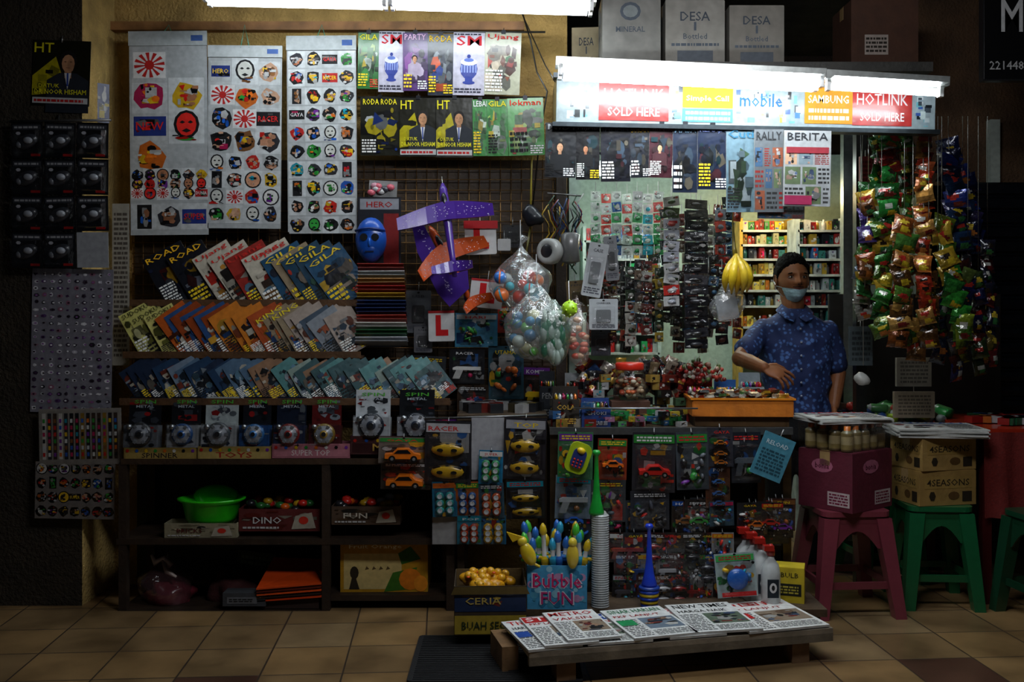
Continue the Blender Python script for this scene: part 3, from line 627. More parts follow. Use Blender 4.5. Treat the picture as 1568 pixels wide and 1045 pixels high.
mb=MB(); M,w,h=W(345,905,410,925,4.38); mb.box(M,w,h,.08,'#3a3c40','card'); mb.quad(M,-w*.4,-h*.3,w*.3,h*.2,.041,'#6a6c70'); lines(mb,M,-w*.35,-h*.2,w*.2,h*.1,2,.042,'#202020',rr); mb.build('cardboard_box')
mb=MB(); M,w,h=W(368,842,425,868,4.66,roll=-8); mb.box(M,w,h,.1,'#2a3426','card'); lines(mb,M,-w*.4,-h*.3,w*.4,h*.3,2,.051,'#586850',rr); mb.build('cardboard_box')
# ================================================================ CENTRE HANGING
mb=MB(); M,w,h=W(548,302,614,428,4.64); mb.box(M,w,h,.003,'#25262c','glossy_print'); mb.quad(M,w*.1,-h*.45,w*.45,h*.3,.002,'#7a1818'); mb.quad(M,-w*.45,h*.35,w*.45,h*.48,.002,'#8a8c94'); mb.text(M,'HERO',0,h*.41,h*.07,'#a01818',w=w*.6,z=.003)
B=M@T(-w*.18,-h*.02,.02)
mb.ball(B,w*.36,h*.27,.055,'#1c58c0','plastic',n=24,m=16); mb.ball(B@T(0,-h*.13,.008),w*.26,h*.16,.045,'#184aa4','plastic')
for e in(-1,1): mb.ell(B@T(e*w*.13,h*.02,.055),0,0,w*.09,h*.045,0,'#05070c')
mb.ball(B@T(0,-h*.04,.05),w*.04,h*.06,.014,'#2468d0','plastic'); mb.quad(B,-w*.1,-h*.16,w*.1,-h*.145,.056,'#06102a'); mb.tube([B@Vector((x*w*.34,h*.1+.01*(1-x*x),.03+.03*(1-x*x))) for x in(-1,-.5,0,.5,1)],.006,'#103480')
mb.build('toy_mask')
mb=MB(); M,w,h=W(565,277,608,302,4.66,roll=-3); mb.box(M,w,h,.003,'#888888','paper')
for i in range(9): mb.ball(M@T(w*rr.uniform(-.4,.4),h*rr.uniform(-.3,.3),.01),.02,.016,.012,rr.choice(['#c890a0','#e0e0e0','#d06070','#404048']),n=8,m=6)
mb.build('hair_clip_pack')
mb=MB(); cols=['#a83020','#c8c8c8','#c89858','#b82820','#c8a020','#203c78','#1a3068','#c04838','#e0ded8','#2a6a40','#c8ccd4']
for i in range(22):
    v=408+i*5.6; p=P(584+rr.uniform(-1,1),v,4.60-.003*i); M=F(p,rr.uniform(-1,1),62); c=cols[i//2] if i//2<11 else '#c0c0c0'
    mb.box(M,S(70+i*.4,4.6),.05,.0025,c if i%2==0 else mul(c,.5),'plastic')
mb.box(F(P(584,470,4.66)),S(60,4.6),S(126,4.6),.004,'#1c1c20','plastic'); mb.build('plastic_file_stack')
def glider(M,col,acc,span=.43):
    mb=MB()
    mb.tube([M@Vector((0,y,0)) for y in(-.24,-.15,0,.1,.17,.2)],[.012,.014,.02,.022,.018,.006],col,'plastic',n=10)
    def wing(y,sp,ch,sw,cl):
        pts=[]; n=10
        for i in range(n+1):
            t=-1+2*i/n; pts.append((t*sp/2,y-abs(t)**1.5*sw+ch/2*(1-.25*t*t)))
        for i in range(n,-1,-1):
            t=-1+2*i/n; pts.append((t*sp/2,y-abs(t)**1.5*sw-ch/2*(1-.45*t*t)))
        for i in range(n):
            a,b=pts[i],pts[i+1]; c2,d2=pts[2*n+1-i-1],pts[2*n+1-i]
            z0=.02+.05*abs(-1+2*i/n)**2; z1=.02+.05*abs(-1+2*(i+1)/n)**2
            vs=[(a[0],a[1],z0),(b[0],b[1],z1),(c2[0],c2[1],z1),(d2[0],d2[1],z0)]
            vs+= [(x,y_,z+.012) for x,y_,z in vs]
            mb.add(vs,[(0,1,2,3),(7,6,5,4),(0,4,5,1),(1,5,6,2),(2,6,7,3),(3,7,4,0)],cl,'plastic',M)
        for i in range(int(160*sp)):
            t=rr.uniform(-.95,.95); x=t*sp/2; z=.034+.05*t*t; yy=y-abs(t)**1.5*sw+rr.uniform(-.35,.35)*ch; mb.ell(M,x,yy,.0025,.0018,z,'#d0c8e0',n=5)
    wing(.06,span,.085,.05,col); wing(-.2,span*.42,.05,.02,col)
    mb.prism(M@Ry(90),[(0,-.23),(.07,-.22),(.06,-.17),(0,-.13)],-.004,.004,acc)
    mb.ball(M@T(0,.11,.018),.014,.04,.016,'#101018','plastic')
    mb.tube([M@Vector((0,.2,0)),M@Vector((0,.24,-.02))],.002,'#c0c0c0','metal')
    return mb.build('toy_glider')
glider(F(P(686,345,4.46),roll=9,tilt=-12,yaw=-4),'#4a2890','#c8501c')
glider(F(P(690,405,4.58),roll=28,tilt=-8,yaw=20),'#c8501c','#4a2890',span=.36)
mb=MB(); M,w,h=W(628,330,738,470,4.54,roll=0)
mb.prism(M,[(-w*.5,h*.48),(-w*.38,h*.5),(w*.05,-h*.15),(w*.3,-h*.1),(w*.32,-h*.3),(w*.05,-h*.5),(-w*.12,-h*.35),(-w*.4,h*.1)][::-1],-.012,.0,'#432488')
for i in range(60): t=rr.random(); mb.ell(M,-w*.36+t*w*.42+rr.uniform(-.012,.012),h*.35-t*h*.7+rr.uniform(-.012,.012),.003,.002,.002,'#d8d0f0',n=5)
mb.build('foam_wing_pack')
def plate(u0,v0,u1,v1,roll,d=4.6):
    mb=MB(); M,w,h=W(u0,v0,u1,v1,d,roll=roll); mb.rbox(M,w,h,.003,.008,'#c8c8c8','plastic')
    mb.poly(M,[(-w*.22,h*.36),(-w*.02,h*.36),(-w*.02,-h*.12),(w*.26,-h*.12),(w*.26,-h*.32),(-w*.22,-h*.32)],.0022,'#c01c20','plastic'); mb.quad(M,-w*.5,h*.42,w*.5,h*.5,.0022,'#a01c20'); mb.tube([M@Vector((0,h/2-.005,.002)),M@Vector((0,h/2+.04,-.02))],.0015,'#aaaaaa'); mb.build('learner_plate')
plate(712,342,760,390,2); plate(720,428,770,472,-6,4.57); plate(656,476,696,523,1)
mb=MB(); M,w,h=W(710,338,762,350,4.59); mb.box(M,w,h,.003,'#a01c20','plastic'); mb.build('learner_plate')
def wcard(u0,v0,u1,v1,d,col,name='accessory_card',t='USB',roll=0,th=.012,extra=True):
    mb=MB(); M,w,h=W(u0,v0,u1,v1,d,roll=roll); mb.rbox(M,w,h,th,.006,col,'plastic')
    if extra:
        mb.text(M,t,0,h*.36,h*.06,'#303038',w=w*.5,z=th/2+.001); mb.rbox(M,w*.5,h*.4,.01,.008,mul(col,.35),'plastic',c=(0,-h*.05,th/2+.004)); lines(mb,M,-w*.4,-h*.45,w*.4,-h*.32,3,th/2+.001,'#555560',rr)
        mb.ell(M,0,h*.45,.006,.004,th/2+.001,'#101010',n=8); bubble(mb,M@T(0,0,th/2),w*.4,-h*.32,h*.25,.03)
    mb.tube([M@Vector((0,h/2,0)),M@Vector((0,h/2+.04,-.02))],.0015,'#999999','metal'); mb.build(name)
wcard(622,445,660,510,4.66,'#5a5d62'); wcard(634,500,662,540,4.65,'#68686c'); wcard(902,458,946,505,4.4,'#a8acb0',t='CHARGER'); wcard(896,372,926,455,4.4,'#b0b4b8','phone_case_pack',t='CASE',roll=-10); wcard(926,362,946,430,4.42,'#7a7c80','phone_case_pack',t='CASE',roll=4); wcard(762,366,782,384,4.62,'#b8b8b8',extra=False)
wcard(905,505,935,545,4.5,'#3a3c40',t='KABEL'); wcard(868,430,898,480,4.46,'#5a4a30',t='PEN',roll=5); wcard(770,345,800,380,4.66,'#2a2a2a',t='PEN')
for (a,b,c,d_,col,k) in ((697,480,762,532,'#3a7a9a','misc'),(688,535,742,588,'#1c1c20','gun'),(748,530,802,612,'#2a4a58','misc'),(640,640,700,668,'#303438','misc'),(762,470,800,510,'#a03020','misc'),(800,560,842,640,'#302018','gun'),(622,545,682,600,'#2a2c30','misc'),(700,590,748,640,'#38281c','misc')):
    mb=MB(); M,w,h=W(a,b,c,d_,4.66,roll=rr.uniform(-4,4)); blister(mb,M,w,h,col,k,rr); mb.build('toy_blister_pack')
def ballbag(u,v,ru,rv,d,n,seed,cols):
    mb=MB(); c=P(u,v,d); rx=S(ru,d); rz=S(rv,d); q=random.Random(seed)
    pl=[]
    for i in range(600):
        if len(pl)>=n: break
        r=q.uniform(.02,.034); p=Vector((q.uniform(-1,1)*(rx-.03),q.uniform(-.05,.05),q.uniform(-1,.35)*(rz-.03)))
        if (p.x/(rx-.02))**2+(p.z/(rz-.02))**2>1 or any((p-a).length<(r+b)*.93 for a,b in pl): continue
        pl.append((p,r))
    for p,r in pl:
        k=q.choice(cols); mb.ball(Matrix.Translation(c+p),r,r,r,k,'plastic')
        if q.random()<.5: mb.lathe(Matrix.Translation(c+p)@Rx(q.uniform(0,180))@Ry(q.uniform(0,90)),[(r*1.01,-r*.12),(r*1.01,r*.12)],q.choice(cols),'plastic',cap=False)
    lump(mb,c,rx,.1,rz,'#dfe8e8','bag',.14,16,knot=True,seed=seed); k=c+Vector((0,0,rz*1.3)); mb.tube([k-Vector((0,0,.03)),k+Vector((0,0,.0)),k+Vector((.02,0,.04))],[.012,.006,.022],'#e0e8e8','bag'); mb.tube([k,k+Vector((.0,.1,.12))],.002,'#c8c8c8')
    mb.build('bag_of_toy_balls')
ballbag(797,430,46,42,4.42,16,3,['#2898b8','#b0b8b8','#3878c8','#48b8c8','#c83828','#e07030'])
ballbag(822,500,50,54,4.32,22,7,['#a8b8b4','#58a048','#286890','#b8b890','#c8c8c4','#307848','#4888b0'])
mb=MB(); p=P(872,473,4.20); mb.ball(Matrix.Translation(p),.034,.034,.034,'#a8d828','plastic')
for i in range(18):
    a=i*2.4; z=-1+2*i/17; q=math.sqrt(max(0,1-z*z)); mb.ball(Matrix.Translation(p+Vector((q*math.cos(a),q*math.sin(a),z))*.034),.005,.005,.005,'#c8f040',n=6,m=4)
mb.tube([p,p+Vector((0,.06,.12))],.0015,'#dddddd'); mb.build('spiky_ball_toy')
mb=MB(); lump(mb,P(884,515,4.36),.055,.05,.14,'#e8d0c8','bag',.15,16,knot=True,seed=4)
for i in range(16): mb.ball(Matrix.Translation(P(884+rr.uniform(-13,13),520+rr.uniform(-32,32),4.36)),.02,.02,.014,rr.choice(['#b83828','#c8a080','#b8b0a8','#d87058']),n=8,m=6)
mb.build('candy_bag')
mb=MB(); lump(mb,P(848,512,4.25),.075,.05,.14,'#7ab898','bag',.2,16,seed=14)
for i in range(30): lump(mb,P(848+rr.uniform(-16,16),514+rr.uniform(-36,34),4.25),.015,.02,.03,rr.choice(['#b8c8c0','#3a8060','#c8d0cc','#2a6a50']),'plastic',.3,20,n=8,m=6,seed=i)
mb.build('bag_of_straws')
mb=MB(); M=F(P(842,385,4.44),roll=0,tilt=0,yaw=-35); mb.lathe(M,[(.055,-.025),(.058,-.02),(.058,.02),(.05,.03),(.03,.028),(.02,.01),(.0,.01)],'#a8aaa8','plastic',n=24); mb.lathe(M@T(0,0,.0285),[(.03,0),(.028,.002)],'#202024',n=18)
mb.tube([P(845,365,4.44),P(858,345,4.44),P(862,322,4.44)],.003,'#404040'); mb.build('desk_lamp_clip')
mb=MB(); M=F(P(873,380,4.46),yaw=20); mb.lathe(M@Rx(90),[(.02,-.07),(.045,-.06),(.04,.0),(.045,.06),(.02,.07)],'#606060','plastic',n=16); mb.tube([P(873,360,4.46),P(862,322,4.46)],.003,'#404040'); mb.build('hanging_plastic_cup')
mb=MB()
for i in range(22):
    a=P(rr.uniform(835,888),rr.uniform(295,330),4.5); pts=[a+Vector((.02*math.sin(t*2+i),0,-.045*t)) for t in range(rr.randint(4,7))]; mb.tube(pts,.0035,rr.choice(['#204a30','#101010','#b8b8b8','#8a2018','#c8a030','#2a4a80']))
mb.tube([P(838,296,4.5),P(890,300,4.5)],.004,'#808080','metal'); mb.build('hanging_cable_bundle')
# ================================================================ KIOSK
mb=MB(); M,w,h=W(852,126,1432,194,4.12,roll=-1.2); mb.box(M,w,h,.04,'#8f9aa0','metal',c=(0,0,-.02)); z=.001
mb.quad(M,-w/2,-h/2,w/2,h/2,z,'#7c888c','glossy_print')
def X(u): return (u-1142)/580*w
def hot(u0,u1):
    mb.quad(M,X(u0),-h*.42,X(u1),h*.42,.0036,'#9a1c18','glossy_print'); mb.text(M,'HOTLINK',(X(u0)+X(u1))/2,h*.17,h*.26,'#b8b0b0',w=(X(u1)-X(u0))*.86,z=.0042); mb.text(M,'SOLD HERE',(X(u0)+X(u1))/2,-h*.22,h*.2,'#e0e0e0',w=(X(u1)-X(u0))*.74,z=.0042)
for i in range(110):
    u=rr.choice([rr.uniform(862,905),rr.uniform(1026,1040),rr.uniform(1125,1222),rr.uniform(1125,1222),rr.uniform(1398,1420)]); y=rr.uniform(-.42,.25)*h; mb.quad(M,X(u),y,X(u)+rr.uniform(.008,.03),y+rr.uniform(.006,.035),.0015+i*.00001,rr.choice(['#2c4a8a','#a0acac','#101418','#58909a','#98a0a4','#303840','#b0b4b4','#788890','#1c5a98','#c8b040']),'glossy_print')
hot(917,1024); hot(1305,1396)
mb.quad(M,X(1045),-h*.1,X(1122),h*.42,.0036,'#c08418'); mb.text(M,'Simple Call',X(1083),h*.1,h*.16,'#f0e8d0',w=X(1115)-X(1050),z=.0042); mb.quad(M,X(1045),-h*.42,X(1122),-h*.12,.0036,'#4a9098'); lines(mb,M,X(1050),-h*.4,X(1118),-h*.15,2,.004,'#d0d8d8',rr)
mb.quad(M,X(1232),-h*.4,X(1305),h*.42,.0036,'#c87c14'); mb.text(M,'SAMBUNG',X(1268),h*.15,h*.18,'#f0e8d0',w=X(1300)-X(1238),z=.0042); lines(mb,M,X(1238),-h*.35,X(1300),-h*.02,2,.004,'#e8d8b0',rr)
mb.text(M,'mobile',X(1165),h*.1,h*.3,'#1c5aa0',w=X(1200)-X(1135),z=.0042)
mb.box(M,w+.03,.02,.06,'#4a5054','metal',c=(0,h/2+.01,-.01)); mb.box(M,w+.03,.018,.06,'#3a4044','metal',c=(0,-h/2-.008,-.01)); mb.build('shop_sign')
zr=P(0,108,4.4).z
mb=MB(); x0=P(862,0,4.2).x; x1=P(1428,0,4.25).x; mb.box(None,x1-x0,2.15,.04,'#2c2a26','wood',c=((x0+x1)/2,5.32,zr-.02)); mb.box(None,x1-x0-.1,2.0,.004,'#9c9c94','paper',c=((x0+x1)/2,5.34,zr-.043)); mb.box(None,.04,.6,.25,'#a08a58','plaster',c=(x0,4.45,zr-.14)); mb.build('kiosk_roof')
mb=MB()
mb.box(None,.05,.05,zr-.04,'#2c2018','wood',c=(P(862,0,4.6).x,4.76,(zr-.04)/2)); mb.box(None,.06,.05,zr-.04,'#a8b0b0','metal',c=(P(1298,0,5.2).x,5.2,(zr-.04)/2)); mb.box(None,.05,.05,zr-.04,'#3a3a38','metal',c=(P(1335,0,4.6).x,4.76,(zr-.04)/2)); mb.build('kiosk_post_frame')
mb=MB(); mb.box(None,2.3,.06,zr-.05,'#a8bcb0','paper',c=(1.45,6.45,(zr-.05)/2)); mb.build('wall_interior_back')
mb=MB(); mb.box(None,.05,1.6,zr-.05,'#a8bcb0','paper',c=(.30,5.6,(zr-.05)/2)); mb.build('wall_interior_left')
mb=MB(); mb.box(None,.05,1.2,zr-.05,'#98a098','paper',c=(2.55,5.85,(zr-.05)/2)); mb.build('wall_interior_right')
lamp('hidden_fill_tube',900,262,1180,262,5.5,mat='tube_light_inner',hang=False)
lamp('hidden_fill_tube',1130,300,1260,300,5.9,mat='lamp_warm',hang=False,two=False)
def pshelf(name,u0,u1,vs_,d,dep,pals,hh,bg='#c8ccc8'):
    mb=MB(); a=P(u0,0,d).x; b=P(u1,0,d).x
    ztop=P(0,vs_[0]-hh*.9,d).z; zb=P(0,vs_[-1],d).z
    mb.box(None,b-a,.01,ztop-zb,bg,'wood',c=((a+b)/2,d+dep,(ztop+zb)/2))
    for x in(a,b): mb.box(None,.02,dep,ztop,bg,'wood',c=(x,d+dep/2,ztop/2))
    for k,v in enumerate(vs_):
        z=P(0,v,d).z; mb.box(None,b-a,dep,.014,'#b0b4b0','wood',c=((a+b)/2,d+dep/2,z-.007)); x=a+.015; pal=pals[k%len(pals)]
        while x<b-.035:
            w=rr.uniform(.02,.042); h=S(hh,d)*rr.uniform(.6,.9); c=mul(rr.choice(pal),rr.uniform(.5,1)); M=F(Vector((x+w/2,d+.05+rr.uniform(-.01,.02),z+h/2)))
            if rr.random()<.25: mb.lathe(M@Rx(-90)@T(0,0,-h/2),[(w*.45,0),(w*.45,h*.7),(w*.2,h*.82),(w*.2,h)],[c,mul(c,.8),'#c8c8c8'],'plastic',n=10)
            else:
                mb.box(M,w,h,.07,c,'glossy_print'); blobs(mb,M,-w*.48,-h*.48,w*.48,h*.48,6,.0353,[c,mul(c,.4),rr.choice(BR),'#b8b8b8'],rr,.12,.35)
            x+=w+.003
    return mb.build(name)
YL=['#c8a830','#b86820','#c8c090','#a83020','#388038','#d0b850','#806020']; CG=['#a8b0b8','#902020','#2c5a90','#b8b8b8','#30706a','#b09030','#282c34','#181a20']
pshelf('product_shelf',1135,1214,[352,374,396,420,444,468,500,530,560],6.15,.2,[YL,YL,CG],20,'#c09838')  # yellow backing puts the warm glow into the shelf colour
pshelf('product_shelf',1222,1290,[352,374,396,420,444,468,492,520,550],5.95,.2,[CG],20,'#a8b4b4')
pshelf('product_shelf',895,1010,[368,396,424,452,480,510,540],6.1,.2,[['#c8c8c8','#c82828','#2a9a58','#c8d0c8','#3a7ac0'],CG],24,'#b8c8c0')
# ---- canopy magazines
cm=[(835,188,882,272,'#0c1016','MIDI','#989ca0'),(882,190,918,275,'#0c0c10','HIJAB','#a0a0a4'),(920,190,965,278,'#0a0c18','IMPIAN','#606880'),(965,193,996,272,'#101420','SUKAN','#a88820'),(994,190,1030,272,'#38121c','WANITA','#a88090'),(1030,190,1068,295,'#101c30','MASA','#5a7890'),(1068,192,1114,290,'#141e34','REMAJA','#505c88')]
for i,(a,b,c,d_,bg,t,tc) in enumerate(cm): mag(a,b,c,d_,4.14-.004*i,bg,t,tc,ppl=i in(0,1,4),pal=['#10181c','#304050','#4a2028','#0c0c10','#5a5448','#143840',bg,bg],roll=rr.uniform(-1.5,1.5))
mb=MB(); M,w,h=W(1112,195,1157,325,4.11); cover(mb,M,w,h,'#5c7480','Cuti','#1a5a78',rr,pal=['#8a9498','#283828','#405840','#1c2820','#506068'],ppl=False); mb.build('magazine')
mb=MB(); M,w,h=W(1155,198,1200,325,4.10); cover(mb,M,w,h,'#585c60','RALLY','#16181c',rr,style='news'); mb.build('newspaper')
mb=MB(); M,w,h=W(1200,200,1272,316,4.085,roll=-1); cover(mb,M,w,h,'#909294','BERITA','#181a20',rr,style='news'); mb.quad(M,-w*.48,-h*.48,w*.1,-h*.36,.0045,'#902048'); mb.quad(M,-w*.45,h*.2,w*.45,h*.28,.0035,'#80202c'); mb.build('newspaper')
mb=MB(); M,w,h=W(1160,310,1232,335,4.12,roll=-1); cover(mb,M,w,h,'#4c4e50','','#000000',rr,style='news'); mb.build('newspaper')
mb=MB(); mb.tube([P(835,190,4.15),P(1275,200,4.15)],.005,'#777777','metal'); mb.build('hanging_rail')
def strip(name,u,v0,v1,wu,d,cols,n=None):
    mb=MB(); n=n or int((v1-v0)/16); dv=(v1-v0)/n
    mb.tube([P(u,v0-14,d+.01),P(u,v1,d+.01)],.002,'#909090')
    for i in range(n):
        M,w,h=W(u-wu/2,v0+i*dv+1,u+wu/2,v0+(i+1)*dv-1,d,roll=rr.uniform(-9,9),yaw=rr.uniform(-20,20)); c=rr.choice(cols)
        mb.box(M,w,h,.006,c,'glossy_print'); z=blobs(mb,M,-w*.47,-h*.47,w*.47,h*.47,6,.0032,cols+['#c0c0c0'],rr,.12,.35); mb.ball(M@T(0,-h*.05,.006),w*.28,h*.25,.01,mul(rr.choice(cols),.8),'plastic',n=8,m=6); mb.box(M,w*.9,h*.8,.024,'#ffffff','clear',c=(0,0,.014))
    mb.build(name)
strip('hanging_toy_strip',1028,300,470,24,4.36,['#b82820','#a8acb8','#b8b8b8','#405830']); strip('hanging_keychain_strip',1066,305,535,36,4.34,['#0c0c10','#16161c','#24242a','#3a3a40'],n=14)
for i,u in enumerate((912,928,944,960,976,992,1008)): strip('hanging_toy_strip',u,292+i%2*4,392,15,5.30+.04*(i%2),[['#40a060','#c8c8c8'],['#c82820','#c8c8c8','#c82820'],['#c8c8c8','#2a9a50','#2858a0'],['#c82820','#d8d8d8'],['#2a9a50','#c8c8c8'],['#18a0b8','#c8c8c8'],['#c82820','#2a9a50']][i]+['#d0d8d0'],n=6)
DK=['#5c2018','#7a3828','#68584a','#301814','#2a3a2a','#888070','#140e0e','#20242c','#1c1c20']
for i in range(22):
    u=905+i*10.5+rr.uniform(-3,3); v0=rr.uniform(385,420); strip('hanging_candy_strip',u,v0,v0+rr.uniform(90,130),rr.uniform(13,20),4.48+.25*rr.random(),[rr.choice(DK),rr.choice(DK),rr.choice(DK),rr.choice(['#a83828','#a89030','#a8a8a0','#2a5a80','#303030'])])
for i in range(8):
    u=1018+i*14+rr.uniform(-3,3); v0=rr.uniform(300,330); strip('hanging_keychain_strip',u,v0,v0+rr.uniform(60,100),rr.uniform(12,18),4.7+.4*rr.random(),[rr.choice(DK),rr.choice(DK),rr.choice(['#a8a8a0','#2a5a80','#88a0a8'])])
strip('hanging_toy_strip',1103,320,410,16,4.6,['#2c3440','#c83828','#787f8a']); strip('hanging_candy_strip',1128,300,340,14,4.8,['#b89028','#c8c8c8','#a83020'])
mb=MB()
for i in range(5):
    a=-.8+i*.4; base=P(1126,390,4.25); pts=[]
    for t in range(9):
        q=t/8; pts.append(base+Vector((a*.055*math.sin(q*2.2)+.012*a*q,-.035*math.sin(q*3)-.012*(i%2)-.01,-.175*q*(1-.12*abs(a)))))
    mb.tube(pts,[.006,.009,.015,.018,.0185,.018,.015,.009,.004],['#c8a820','#d8b828','#c09818','#d0b030','#d4b424'][i],'plastic',n=6)
    mb.ball(Matrix.Translation(pts[-1]),.004,.004,.006,'#3a2a10','plastic',n=6,m=4)
mb.tube([P(1126,394,4.25),P(1124,380,4.26),P(1122,340,4.3),P(1120,200,4.12)],[.013,.009,.003,.002],'#7a6a20','plastic'); mb.build('banana_bunch')
mb=MB(); lump(mb,P(1113,465,4.3),.075,.05,.085,'#c8ccd0','bag',.2,14,knot=True,seed=9); M=F(P(1113,470,4.3),roll=10); mb.box(M,.09,.11,.02,'#989ca0','paper'); mb.build('plastic_bag')
# ================================================================ COUNTER
ZC=P(0,657,4.2).z; cx0=P(842,0,4.2).x; cx1=P(1216,0,4.2).x; cw=cx1-cx0; cm_=(cx0+cx1)/2
mb=MB()
mb.box(None,cw,.5,.02,'#5a4630','wood',c=(cm_,4.475,ZC-.012)); mb.box(None,cw,.02,.03,'#8a8c8c','metal',c=(cm_,4.225,ZC-.012))
mb.box(None,cw-.04,.46,.02,'#2a2018','wood',c=(cm_,4.47,.30)); mb.box(None,cw-.04,.46,.02,'#2a2018','wood',c=(cm_,4.47,.12)); mb.box(None,cw,.012,ZC-.03,'#1c1612','wood',c=(cm_,4.72,ZC/2-.01))
for x in(cx0+.02,cx1-.02):
    for y in(4.25,4.69): mb.box(None,.035,.035,ZC-.02,'#6a5a44','metal',c=(x,y,(ZC-.02)/2))
mb.build('shop_counter')
mb=MB(); hgl=S(30,4.2)
mb.box(None,cw-.5,.006,hgl,'#ffffff','glass',c=(cm_-.1,4.235,ZC+hgl/2)); mb.box(None,.006,.45,hgl,'#ffffff','glass',c=(cx1-.02,4.47,ZC+hgl/2)); mb.tube([(cx0+.1,4.235,ZC+hgl),(cx1-.4,4.235,ZC+hgl)],.004,'#a0a4a8','metal')
mb.build('glass_counter_guard')
def onc(u,d): return Vector((P(u,0,d).x,d,ZC))
mb=MB(); M=F(onc(1130,4.38)+Vector((0,0,.045)),yaw=-3); openbox(mb,M,S(150,4.3),.075,.24,'#c87014','#a85808',t=.006)
for (a,b,cx_,cz_) in ((S(158,4.3),.012,0,.122),(S(158,4.3),.012,0,-.122),(.012,.25,S(77,4.3),0),(.012,.25,-S(77,4.3),0)): mb.box(M,a,.008,b,'#d88020','plastic',c=(cx_,.075,cz_))
mb.box(M,.5*.8,.045,.2,'#503818','card',c=(0,-.022,0))
for i in range(130):
    B=M@T(rr.uniform(-.19,.19),.045+rr.uniform(0,.06),rr.uniform(-.1,.1))@Ry(rr.uniform(0,90))@Rx(rr.uniform(-40,40)); mb.box(B,.045,.012,.02,rr.choice(['#6a3a20','#a89880','#b8b8b0','#486a3a','#a88020','#983020','#c8c0b0','#2a2a2a']),'foil')
mb.build('orange_candy_tray')
def pile(name,u0,u1,d0,d1,n,cols,sz=(.05,.03,.035),base=0,mat='glossy_print',lay=2):
    mb=MB()
    for i in range(n):
        l=rr.randrange(lay); p=onc(rr.uniform(u0,u1),rr.uniform(d0,d1))+Vector((0,0,base+sz[1]/2+l*sz[1])); M=Matrix.Translation(p)@Rz(rr.uniform(-40,40))
        c=mul(rr.choice(cols),rr.uniform(.6,1)); mb.box(M,sz[0],sz[2],sz[1]*.96,c,mat); blobs(mb,M@T(0,-sz[2]/2-.0003,0)@BASE,-sz[0]*.48,-sz[1]*.45,sz[0]*.48,sz[1]*.45,5,0,[c,'#b8b8b8',rr.choice(BR),'#181818'],rr,.1,.3); blobs(mb,M@T(0,0,sz[1]*.48+.0003),-sz[0]*.48,-sz[2]*.45,sz[0]*.48,sz[2]*.45,4,0,[c,'#b8b8b8',rr.choice(BR)],rr,.1,.3)
    mb.build(name)
pile('gum_packet_pile',925,1045,4.27,4.5,100,['#2a8a48','#b8b8b8','#58a068','#a82838','#b8a030','#3878b8','#a87090','#202020'],sz=(.042,.022,.03),lay=3)
pile('candy_pack_pile',850,920,4.27,4.5,36,['#987830','#a83028','#2a2a30','#3868a0','#b8b0a0'],(.05,.035,.04),lay=3)
pile('candy_pack_pile',870,1060,4.5,4.66,90,['#5a1c14','#983828','#20242c','#a88840','#3a5a40','#a0a0a0','#14161a'],(.05,.035,.04),lay=6)
def ubox(u,d,w,h,c,t,tc,base=0,dep=.06,yaw=0):
    mb=MB(); M=F(onc(u,d)+Vector((0,0,base)),yaw=yaw); openbox(mb,M,w,h*.7,dep,c); B=M@T(0,h*.35,dep/2+.003); z=blobs(mb,B,-w*.48,-h*.33,w*.48,h*.33,14,0,[c,c,mul(c,1.6),'#181818','#b8b0a0','#a02820'],rr); mb.text(B,t,0,h*.15,h*.12,tc,w=w*.7,z=z+.0006); lines(mb,B,-w*.4,-h*.28,w*.4,-h*.12,3,z+.0006,tc,rr)
    mb.box(M,w,h,.004,mul(c,1.1),'card',c=(0,h/2,-dep/2))
    for i in range(6):
        for j in range(2): mb.ball(M@T(-w*.38+i*w*.15,h*.72,(j-.5)*dep*.5),w*.07,.02,.014,mul(rr.choice(BR),.8),'foil',n=8,m=6)
    mb.build('candy_box')
ubox(912,4.29,.12,.12,'#183878','CHOKI','#c8c8d0'); ubox(866,4.30,.11,.17,'#282018','COLA','#c8a040',dep=.07)
ubox(1072,4.53,.13,.19,'#a01c14','POP','#d0c8b0',dep=.1); ubox(1112,4.58,.10,.18,'#2860a8','MINT','#d0d0d0',dep=.06); ubox(1150,4.60,.10,.212,'#98a8b0','GUM','#2048a0',dep=.07)
ubox(882,4.60,.1,.21,'#a8acb0','DR','#c02030'); ubox(912,4.62,.1,.27,'#381818','CHOCO','#c8b080',dep=.05); ubox(838,4.58,.07,.22,'#2c3038','PEN','#a8a8a8',dep=.05)
mb=MB(); p=onc(964,4.44); M=Matrix.Translation(p)@T(0,0,.10)
for i in range(80): a=rr.random()*6.3; q=rr.uniform(0,.055); mb.ball(M@T(q*math.cos(a),q*math.sin(a),rr.uniform(.02,.1)),.014,.014,.01,rr.choice(['#a84020','#b8a080','#c86030','#c8c0a8']),n=6,m=5)
mb.lathe(M,[(.065,0),(.072,.01),(.072,.11),(.058,.13),(.058,.14)],'#ffffff','clear',n=24); mb.lathe(M@T(0,0,.135),[(.062,0),(.064,.005),(.064,.028),(.058,.034)],'#c02818','plastic',n=24)
mb.box(Matrix.Translation(p),.17,.10,.098,'#4a2a1c','card',c=(0,0,.049)); mb.build('candy_jar')
mb=MB(); p=onc(1073,4.53)+Vector((0,0,.2)); M=Matrix.Translation(p)
